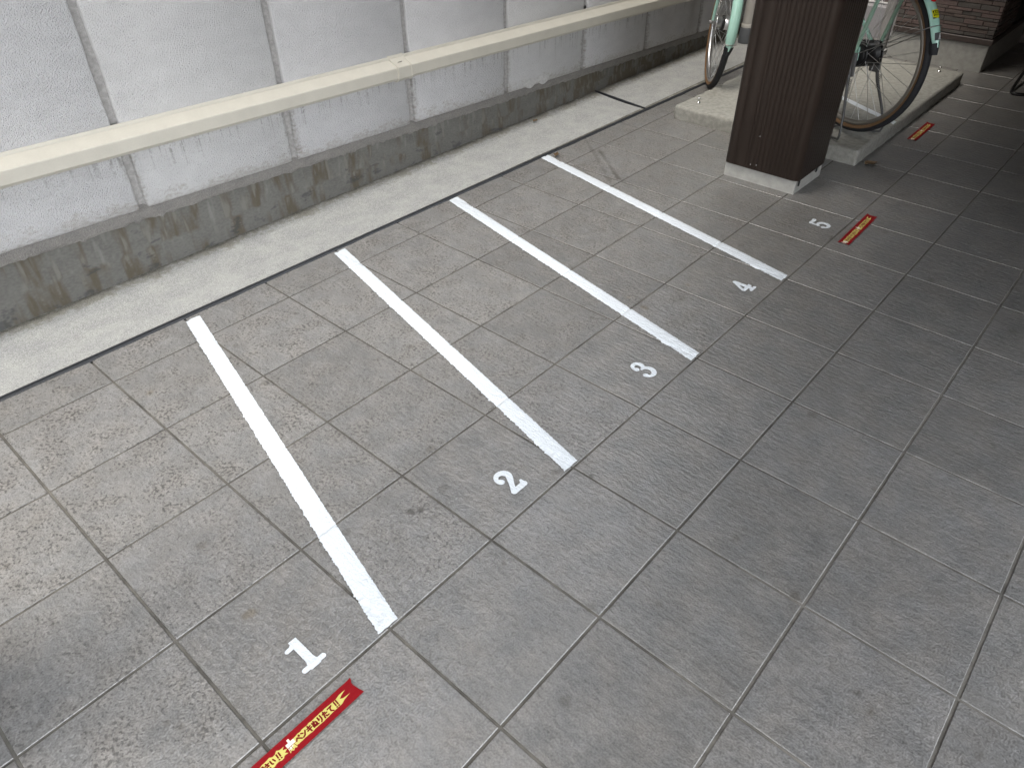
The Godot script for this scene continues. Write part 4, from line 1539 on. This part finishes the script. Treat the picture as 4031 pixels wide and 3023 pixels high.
func build_bicycle() -> void:
	var r := 0.330
	var wb := 1.0
	var bike := thing("bicycle", "pale mint bicycle with tan-walled tyres parked on the concrete pad behind the pillar", "bicycle")
	var pitch := -asin(0.078 / wb)
	var bb0 := Basis(Vector3.UP, -0.4287) * Basis(Vector3.RIGHT, pitch)
	bike.transform = Transform3D(bb0, Vector3(3.115, 0.414, -0.351) - bb0 * Vector3(0, r, 0))
	# local frame: rear axle above the origin, forward is -Z, up is Y, the rider's right is +X
	var ra := Vector3(0, r, 0)
	# the front wheel is turned towards the wall's far end and leans a little
	var ahead := Vector3(0.8125, 0, -0.583)
	var lean := (Vector3.UP + Vector3(0.583, 0, 0.8125) * 0.07).normalized()
	var turned := bike.transform.affine_inverse() * Transform3D(Basis(lean.cross(-ahead), lean, -ahead), Vector3(3.531, 0.331, -1.262))
	var fa := turned.origin
	var steer := turned.basis.orthonormalized()
	var rx := Transform3D(Basis(), ra)
	var fx := Transform3D(steer, fa)
	wheel(bike, "rear_wheel", rx, r, 0.046, 0.048, M.black, M.worn_rim)
	wheel(bike, "front_wheel", fx, r, 0.036, 0.045, M.rim, M.rim)
	fender(bike, "rear_mudguard", rx, r + 0.018, deg_to_rad(12), deg_to_rad(196), true)
	fender(bike, "front_mudguard", fx, r + 0.018, deg_to_rad(-9), deg_to_rad(128), true)
	# frame
	var bb := Vector3(0, 0.27, -0.44)
	var seat := Vector3(0, 0.73, -0.27)
	var head_lo := Vector3(0, 0.66, -0.86)
	var head_hi := Vector3(0, 0.80, -0.82)
	var st := begin()
	tube(st, [bb, seat], 0.0155, 14)
	tube(st, [bb + Vector3(0, 0.02, -0.01), Vector3(0, 0.33, -0.60), head_lo + Vector3(0, 0.02, 0)], 0.019, 14)
	tube(st, [head_lo, head_hi], 0.020, 14)
	tube(st, [bb + Vector3(-0.036, 0, 0), bb + Vector3(0.036, 0, 0)], 0.022, 14)
	for s in [-1.0, 1.0]:
		tube(st, [ra + Vector3(s * 0.062, 0.01, -0.01), Vector3(s * 0.05, 0.50, -0.16), seat + Vector3(s * 0.012, -0.06, 0.012)], [0.0085, 0.0085, 0.007], 10)
		tube(st, [ra + Vector3(s * 0.062, -0.004, -0.012), Vector3(s * 0.048, 0.285, -0.30), bb + Vector3(s * 0.022, 0, 0.02)], [0.0095, 0.0095, 0.010], 10)
		bev(st, ra + Vector3(s * 0.062 - 0.003, -0.02, -0.045), ra + Vector3(s * 0.062 + 0.003, 0.035, 0.022), 0.002)
	put("frame", st, M.mint, bike)
	# rear carrier struts, rising backwards from the axle
	for s in [-1.0, 1.0]:
		st = begin()
		tube(st, [ra + Vector3(s * 0.068, 0.012, 0.0), ra + Vector3(s * 0.070, 0.36, 0.11)], 0.0085, 10)
		put("carrier_strut", st, M.mint_dim, bike)
	st = begin()
	for x in [-0.065, -0.022, 0.022, 0.065]:
		tube(st, [Vector3(x, 0.70, -0.20), Vector3(x, 0.70, 0.24)], 0.005, 8)
	for z in [-0.19, 0.0, 0.23]:
		tube(st, [Vector3(-0.068, 0.70, z), Vector3(0.068, 0.70, z)], 0.005, 8)
	put("carrier", st, M.steel, bike)
	# fork
	st = begin()
	for s in [-1.0, 1.0]:
		var o := Vector3(s * 0.056, 0, 0)
		tube(st, [fa + steer * (o + Vector3(0, 0.012, 0.0)), fa + steer * (o + Vector3(0, 0.12, 0.022)), fa + steer * (o * 0.9 + Vector3(0, 0.38, 0.11))], [0.0075, 0.0105, 0.012], 12)
	tube(st, [fa + steer * Vector3(-0.055, 0.38, 0.11), fa + steer * Vector3(0.055, 0.38, 0.11)], 0.014, 12)
	put("fork", st, M.mint, bike)
	for s in [-1.0, 1.0]:
		st = begin()
		tube(st, [fa + steer * Vector3(s * 0.060, 0, 0), fa + steer * Vector3(s * 0.075, 0, 0)], 0.010, 8)
		put("axle_nut", st, M.steel, bike)
		st = begin()
		tube(st, [ra + Vector3(s * 0.066, 0, 0), ra + Vector3(s * 0.092, 0, 0)], 0.009, 8)
		put("axle_nut", st, M.steel, bike)
	# wire stays of the mudguards
	var wire := func(base: Vector3, b: Basis, ang: float, rr: float) -> void:
		var t := begin()
		var e := Vector3(0, sin(ang) * rr, cos(ang) * rr)
		var pts := [base + b * Vector3(-0.066, 0, 0), base + b * (e * 0.985 + Vector3(-0.033, 0, 0)), base + b * (e * 1.012 + Vector3(-0.024, 0, 0)), base + b * (e * 1.030 + Vector3(0, 0, 0)), base + b * (e * 1.012 + Vector3(0.024, 0, 0)), base + b * (e * 0.985 + Vector3(0.033, 0, 0)), base + b * Vector3(0.066, 0, 0)]
		tube(t, pts, 0.0020, 6)
		put("guard_stay", t, M.steel, bike)
	wire.call(ra, Basis(), deg_to_rad(25), r + 0.018)
	wire.call(fa, steer, deg_to_rad(-4), r + 0.018)
	# rear brake drum, its arm
	st = begin()
	lathe(st, [Vector2(0.0, -0.060), Vector2(0.045, -0.060), Vector2(0.047, -0.056), Vector2(0.047, -0.044), Vector2(0.040, -0.040)], 20, true)
	var drum := put("brake_drum", smooth(st), M.black, bike)
	drum.position = ra
	st = begin()
	tube(st, [ra + Vector3(-0.062, -0.03, 0.01), ra + Vector3(-0.060, -0.075, -0.05), ra + Vector3(-0.054, -0.07, -0.16)], [0.012, 0.010, 0.006], 8)
	put("brake_arm", st, M.steel, bike)
	# hub dynamo band
	st = begin()
	lathe(st, [Vector2(0.034, -0.008), Vector2(0.0375, -0.007), Vector2(0.0375, 0.007), Vector2(0.034, 0.008)], 20, true)
	var band := put("hub_band", smooth(st), M.black, bike)
	band.transform = fx
	# double-leg stand
	st = begin()
	var base_y := -0.012
	var lf := Vector3(-0.135, base_y, 0.045)
	var rf := Vector3(0.135, base_y, 0.045)
	for s in [-1.0, 1.0]:
		tube(st, [ra + Vector3(s * 0.075, -0.02, 0.0), ra + Vector3(s * 0.088, -0.12, 0.02), Vector3(s * 0.115, 0.09, 0.06), Vector3(s * 0.13, 0.012, 0.075), Vector3(s * 0.128, base_y + 0.004, 0.068), Vector3(s * 0.115, base_y, 0.05), Vector3(s * 0.10, base_y, -0.10)], [0.009, 0.007, 0.0055, 0.005, 0.005, 0.005, 0.005], 10)
	tube(st, [Vector3(-0.10, base_y, -0.10), Vector3(0.10, base_y, -0.10)], 0.005, 10)
	put("double_stand", st, M.dark_steel, bike)
	for s in [-1.0, 1.0]:
		st = begin()
		bev(st, ra + Vector3(s * 0.075 - 0.006, -0.085, -0.03), ra + Vector3(s * 0.075 + 0.006, 0.012, 0.03), 0.005)
		put("stand_bracket", st, M.dark_steel, bike)
		st = begin()
		var coil := []
		for i in 57:
			var a := i * 0.9
			coil.append(ra + Vector3(s * 0.086 + cos(a) * 0.006, -0.09 - i * 0.0011, 0.03 + sin(a) * 0.006))
		tube(st, coil, 0.0012, 5)
		put("stand_spring", st, M.steel, bike)
	# chain case, crank, pedals
	st = begin()
	tube(st, [bb + Vector3(0.045, 0, -0.11), bb + Vector3(0.045, 0.0, 0.10), ra + Vector3(0.045, 0.0, 0.03)], [0.035, 0.075, 0.050], 14)
	var cc := put("chain_case", st, M.black, bike)
	cc.scale = Vector3(0.35, 1, 1)
	cc.position.x = 0.036
	for s in [-1.0, 1.0]:
		st = begin()
		tube(st, [bb + Vector3(s * 0.072, 0, 0), bb + Vector3(s * 0.078, -0.08 * s, -0.14 * s)], [0.012, 0.009], 10)
		put("crank", st, M.rim, bike)
		st = begin()
		var pc: Vector3 = bb + Vector3(s * 0.13, -0.08 * s, -0.14 * s)
		bev(st, pc + Vector3(-0.045, -0.012, -0.035), pc + Vector3(0.045, 0.012, 0.035), 0.008)
		put("pedal", st, M.black, bike)
	# saddle, bars, basket (out of the frame, kept simple but whole)
	st = begin()
	tube(st, [seat, seat + Vector3(0, 0.16, 0.05)], 0.0125, 10)
	put("seat_post", st, M.chrome, bike)
	st = begin()
	tube(st, [Vector3(0, 0.915, -0.35), Vector3(0, 0.92, -0.26), Vector3(0, 0.93, -0.18), Vector3(0, 0.935, -0.10)], [0.022, 0.04, 0.085, 0.075], 16)
	var sd := put("saddle", st, M.black, bike)
	sd.scale.y = 0.5
	sd.position.y = 0.46
	st = begin()
	var hb := head_hi + Vector3(0, 0.14, 0.04)
	tube(st, [head_hi, hb], 0.012, 10)
	tube(st, [hb + steer * Vector3(-0.27, 0.06, 0.20), hb + steer * Vector3(-0.24, 0.06, 0.06), hb + steer * Vector3(-0.06, 0.0, 0), hb + steer * Vector3(0.06, 0, 0), hb + steer * Vector3(0.24, 0.06, 0.06), hb + steer * Vector3(0.27, 0.06, 0.20)], 0.011, 10)
	put("handlebar", st, M.chrome, bike)
	st = begin()
	var bc := head_hi + steer * Vector3(0, -0.02, -0.22)
	for q in [0.0, 0.08, 0.16, 0.24]:
		var hw: float = 0.13 + q * 0.18
		var hd: float = 0.10 + q * 0.12
		tube(st, [bc + steer * Vector3(-hw, q, -hd), bc + steer * Vector3(hw, q, -hd), bc + steer * Vector3(hw, q, hd), bc + steer * Vector3(-hw, q, hd), bc + steer * Vector3(-hw, q, -hd)], 0.003, 6)
	for i in 9:
		var u := (i - 4) / 4.0
		for s in [-1.0, 1.0]:
			tube(st, [bc + steer * Vector3(u * 0.13, 0, s * 0.10), bc + steer * Vector3(u * 0.173, 0.24, s * 0.129)], 0.002, 5)
			tube(st, [bc + steer * Vector3(s * 0.13, 0, u * 0.10), bc + steer * Vector3(s * 0.173, 0.24, u * 0.129)], 0.002, 5)
		tube(st, [bc + steer * Vector3(u * 0.13, 0, -0.10), bc + steer * Vector3(u * 0.13, 0, 0.10)], 0.002, 5)
	put("basket", st, M.steel, bike)
	# red reflector on the rear mudguard, stickers
	var face := func(ang: float, up_off: float) -> Transform3D:
		var nrm := Vector3(0, sin(ang), cos(ang))
		var tang := Vector3(0, cos(ang), -sin(ang))
		return Transform3D(Basis(Vector3.RIGHT, tang, nrm), ra + nrm * (r + 0.0282 + up_off))
	st = begin()
	var pr := []
	for i in 9:
		pr.append(Vector2(0.019 * cos(i * PI / 16.0), 0.026 * sin(i * PI / 16.0)))
	lathe(st, pr, 20)
	var ref := put("reflector", smooth(st), M.red_lens, bike)
	var rf_x: Transform3D = face.call(deg_to_rad(44), 0.0)
	ref.transform = Transform3D(Basis(rf_x.basis.x, rf_x.basis.z * 0.9, rf_x.basis.y * 1.45), rf_x.origin)
	sticker(bike, face, ra, r, deg_to_rad(29.5), deg_to_rad(35), 0.034, M.tag_yellow, "registration_sticker")
	sticker(bike, face, ra, r, deg_to_rad(16.5), deg_to_rad(21.0), 0.032, M.tag_grey, "emblem_sticker")

func sticker(bike: Node, _face: Callable, ra: Vector3, r: float, a0: float, a1: float, wide: float, mat: Material, called: String) -> void:
	var st := begin()
	for i in 6:
		for k in 6:
			for e in [[i, k], [i + 1, k + 1], [i, k + 1], [i, k], [i + 1, k], [i + 1, k + 1]]:
				var t: float = e[0] / 6.0
				var q: float = e[1] / 6.0
				var a := lerpf(a0, a1, t)
				var x := (q - 0.5) * wide
				var rr := r + 0.018 + 0.0104 - 0.016 * (x / 0.0265) * (x / 0.0265) + 0.0003
				vtx(st, ra + Vector3(x, sin(a) * rr, cos(a) * rr), Vector3(0, sin(a), cos(a)), Vector2(q, 1.0 - t))
	put(called, st, mat, bike)

func make_stickers() -> void:
	var im := Image.create(96, 72, false, Image.FORMAT_RGB8)
	var yel := Color(0.86, 0.86, 0.10)
	var blk := Color(0.07, 0.07, 0.06)
	im.fill(yel)
	for q in [[8, 8, 80, 4], [8, 30, 80, 3], [8, 8, 10, 18], [26, 14, 6, 16], [26, 14, 18, 5], [38, 14, 5, 16], [50, 10, 6, 20], [50, 18, 16, 5], [74, 10, 5, 20], [68, 10, 18, 5], [10, 38, 10, 12], [24, 38, 8, 12], [36, 38, 12, 5], [36, 46, 12, 5], [54, 38, 8, 12], [66, 38, 20, 5], [72, 38, 6, 13]]:
		im.fill_rect(Rect2i(q[0], q[1], q[2], q[3]), blk)
	fill_poly(im, PackedVector2Array([Vector2(0, 58), Vector2(48, 72), Vector2(0, 72)]), Color(0.25, 0.28, 0.24))
	fill_poly(im, PackedVector2Array([Vector2(96, 58), Vector2(48, 72), Vector2(96, 72)]), Color(0.25, 0.28, 0.24))
	M.tag_yellow = textured(ImageTexture.create_from_image(im), null, 0, 1.0, 0.35)
	im = Image.create(96, 72, false, Image.FORMAT_RGB8)
	im.fill(Color(0.36, 0.37, 0.38))
	var wh := Color(0.92, 0.93, 0.93)
	fill_poly(im, PackedVector2Array([Vector2(38, 66), Vector2(60, 8), Vector2(72, 8), Vector2(52, 66)]), wh)
	fill_poly(im, PackedVector2Array([Vector2(66, 8), Vector2(88, 14), Vector2(84, 30), Vector2(72, 36), Vector2(84, 44), Vector2(78, 64), Vector2(60, 66), Vector2(64, 56), Vector2(70, 54), Vector2(72, 46), Vector2(62, 40), Vector2(66, 32), Vector2(76, 26), Vector2(76, 20), Vector2(64, 18)]), wh)
	M.tag_grey = textured(ImageTexture.create_from_image(im), null, 0, 1.0, 0.35)

func make_materials() -> void:
	rng.seed = 21
	make_floor_marks()
	make_tile_textures()
	make_concrete()
	make_panel_textures()
	make_tape_texture()
	make_stickers()
	M.slab = simple_noise_material(lin(0.30, 0.295, 0.265), 0.20, 0.05, 0.12, 1.2, 0.9, 201)
	M.asphalt = simple_noise_material(lin(0.055, 0.055, 0.056), 0.4, 0.2, 0.0, 1.0, 0.9, 211)
	M.soffit = simple_noise_material(lin(0.14, 0.125, 0.11), 0.1, 0.05, 0.0, 1.0, 0.8, 213)
	M.facade = simple_noise_material(lin(0.30, 0.27, 0.24), 0.15, 0.05, 0.0, 1.0, 0.8, 215)
	M.inner_brown = simple_noise_material(lin(0.21, 0.175, 0.155), 0.2, 0.05, 0.0, 1.0, 0.6, 217)
	M.plinth = simple_noise_material(lin(0.34, 0.335, 0.31), 0.14, 0.03, 0.03, 1.5, 0.75, 219)
	M.granite = simple_noise_material(lin(0.34, 0.33, 0.34), 0.7, 0.32, 0.0, 2.0, 0.7, 223)
	M.brown_metal = simple_noise_material(lin(0.044, 0.030, 0.023), 0.10, 0.02, 0.0, 1.0, 0.36, 227, Vector2i(1, 4))
	M.brown_metal.metallic = 0.25
	for k in 3:
		M["brick%d" % k] = simple_noise_material([lin(0.105, 0.080, 0.070), lin(0.085, 0.075, 0.068), lin(0.12, 0.086, 0.078)][k], 0.25, 0.08, 0.1, 3.0, 0.85, 231 + k * 3)
	M.grout_dark = plain(lin(0.05, 0.048, 0.044), 0.9)
	M.sealant = simple_noise_material(lin(0.016, 0.018, 0.022), 0.5, 0.06, 0.05, 3.0, 0.45, 241)
	M.groove = plain(lin(0.20, 0.19, 0.175), 0.85)
	M.bead = simple_noise_material(lin(0.30, 0.29, 0.275), 0.25, 0.05, 0.05, 2.0, 0.7, 243)
	M.cream = simple_noise_material(lin(0.475, 0.45, 0.385), 0.05, 0.02, 0.0, 1.0, 0.42, 245)
	M.window_glass = plain(lin(0.035, 0.04, 0.045), 0.35)
	M.roof_grey = plain(lin(0.22, 0.22, 0.225), 0.8)
	M.filler = simple_noise_material(lin(0.44, 0.43, 0.415), 0.15, 0.06, 0.1, 2.0, 0.8, 271)
	M.trim = plain(lin(0.055, 0.040, 0.035), 0.5)
	M.mortar_dark = plain(lin(0.022, 0.019, 0.018), 0.9)
	M.white_plastic = plain(lin(0.72, 0.72, 0.70), 0.45)
	M.pipe = plain(lin(0.30, 0.29, 0.28), 0.45)
	M.pipe_light = plain(lin(0.42, 0.40, 0.36), 0.45)
	M.collar = plain(lin(0.085, 0.09, 0.095), 0.5)
	M.black = plain(lin(0.012, 0.012, 0.012), 0.45)
	M.black_gloss = plain(lin(0.010, 0.010, 0.010), 0.3)
	M.rubber = simple_noise_material(lin(0.016, 0.017, 0.020), 0.3, 0.1, 0.05, 3.0, 0.7, 251)
	M.gum = simple_noise_material(lin(0.20, 0.115, 0.055), 0.2, 0.1, 0.0, 3.0, 0.6, 253)
	M.rim = plain(lin(0.62, 0.62, 0.62), 0.28, 0.9)
	M.worn_rim = plain(lin(0.30, 0.28, 0.25), 0.42, 0.75)
	M.chrome = plain(lin(0.75, 0.75, 0.74), 0.16, 1.0)
	M.spoke = plain(lin(0.55, 0.55, 0.54), 0.3, 1.0)
	M.steel = plain(lin(0.32, 0.31, 0.30), 0.38, 0.8)
	M.dark_steel = plain(lin(0.14, 0.14, 0.14), 0.5, 0.5)
	M.mint = plain(lin(0.40, 0.66, 0.56), 0.25)
	M.mint.clearcoat_enabled = true
	M.mint.clearcoat = 0.6
	M.mint.clearcoat_roughness = 0.1
	M.mint_dim = plain(lin(0.34, 0.52, 0.40), 0.35)
	M.red_lens = plain(lin(0.55, 0.012, 0.012), 0.12)
	M.leaf = simple_noise_material(lin(0.16, 0.105, 0.055), 0.5, 0.06, 0.0, 8.0, 0.8, 261)
	M.grit = plain(lin(0.06, 0.052, 0.045), 0.9)

func _ready() -> void:
	set_light()
	make_materials()
	print("materials ", Time.get_ticks_msec())
	build_road()
	build_floor()
	build_gutter()
	build_neighbour_wall()
	build_building()
	build_street()
	print("setting ", Time.get_ticks_msec())
	pillar(Vector3(2.586, 0, -0.437), "tall brown ribbed metal-clad pillar on a pale plinth beside the concrete pad")
	pillar(Vector3(-0.825, 0, -0.437), "brown clad pillar standing past the left edge, towards the street")
	build_raised_slab()
	build_back()
	build_duct()
	build_numbers()
	var names := ["white painted line on tiles between the figures one and two", "white painted line on tiles between the figures two and three", "white painted line on tiles between the figures three and four", "white painted line on tiles between the figures four and five"]
	for i in 4:
		parking_line(Vector2(0.318 + 0.589 * i + (0.008 if i == 3 else 0.0), -1.322), Vector2(0.0 + 0.6 * i, -0.006), 0.049, 0.0034, 60 + i, names[i], true)
	parking_line(Vector2(3.95, -1.13), Vector2(3.39, -0.207), 0.046, 0.0685, 70, "white painted line across the concrete pad under the bicycle", false)
	tape(-0.43, -0.124, 0.0455, 0.0445, 0.0042, false, 0.0, 1.0, "red tape with yellow lettering stuck down in front of the number 1", 3)
	tape(2.174, 2.472, 0.0490, 0.0430, 0.0042, true, 0.0, 1.0, "red tape with yellow lettering stuck down beside the number 5", 4)
	tape(3.409, 3.704, -0.1160, -0.1190, 0.0042, true, 0.0, 1.0, "red tape with yellow lettering on dark tiles beside the concrete pad", 5)
	build_litter()
	build_bicycle()
	print("done ", Time.get_ticks_msec())
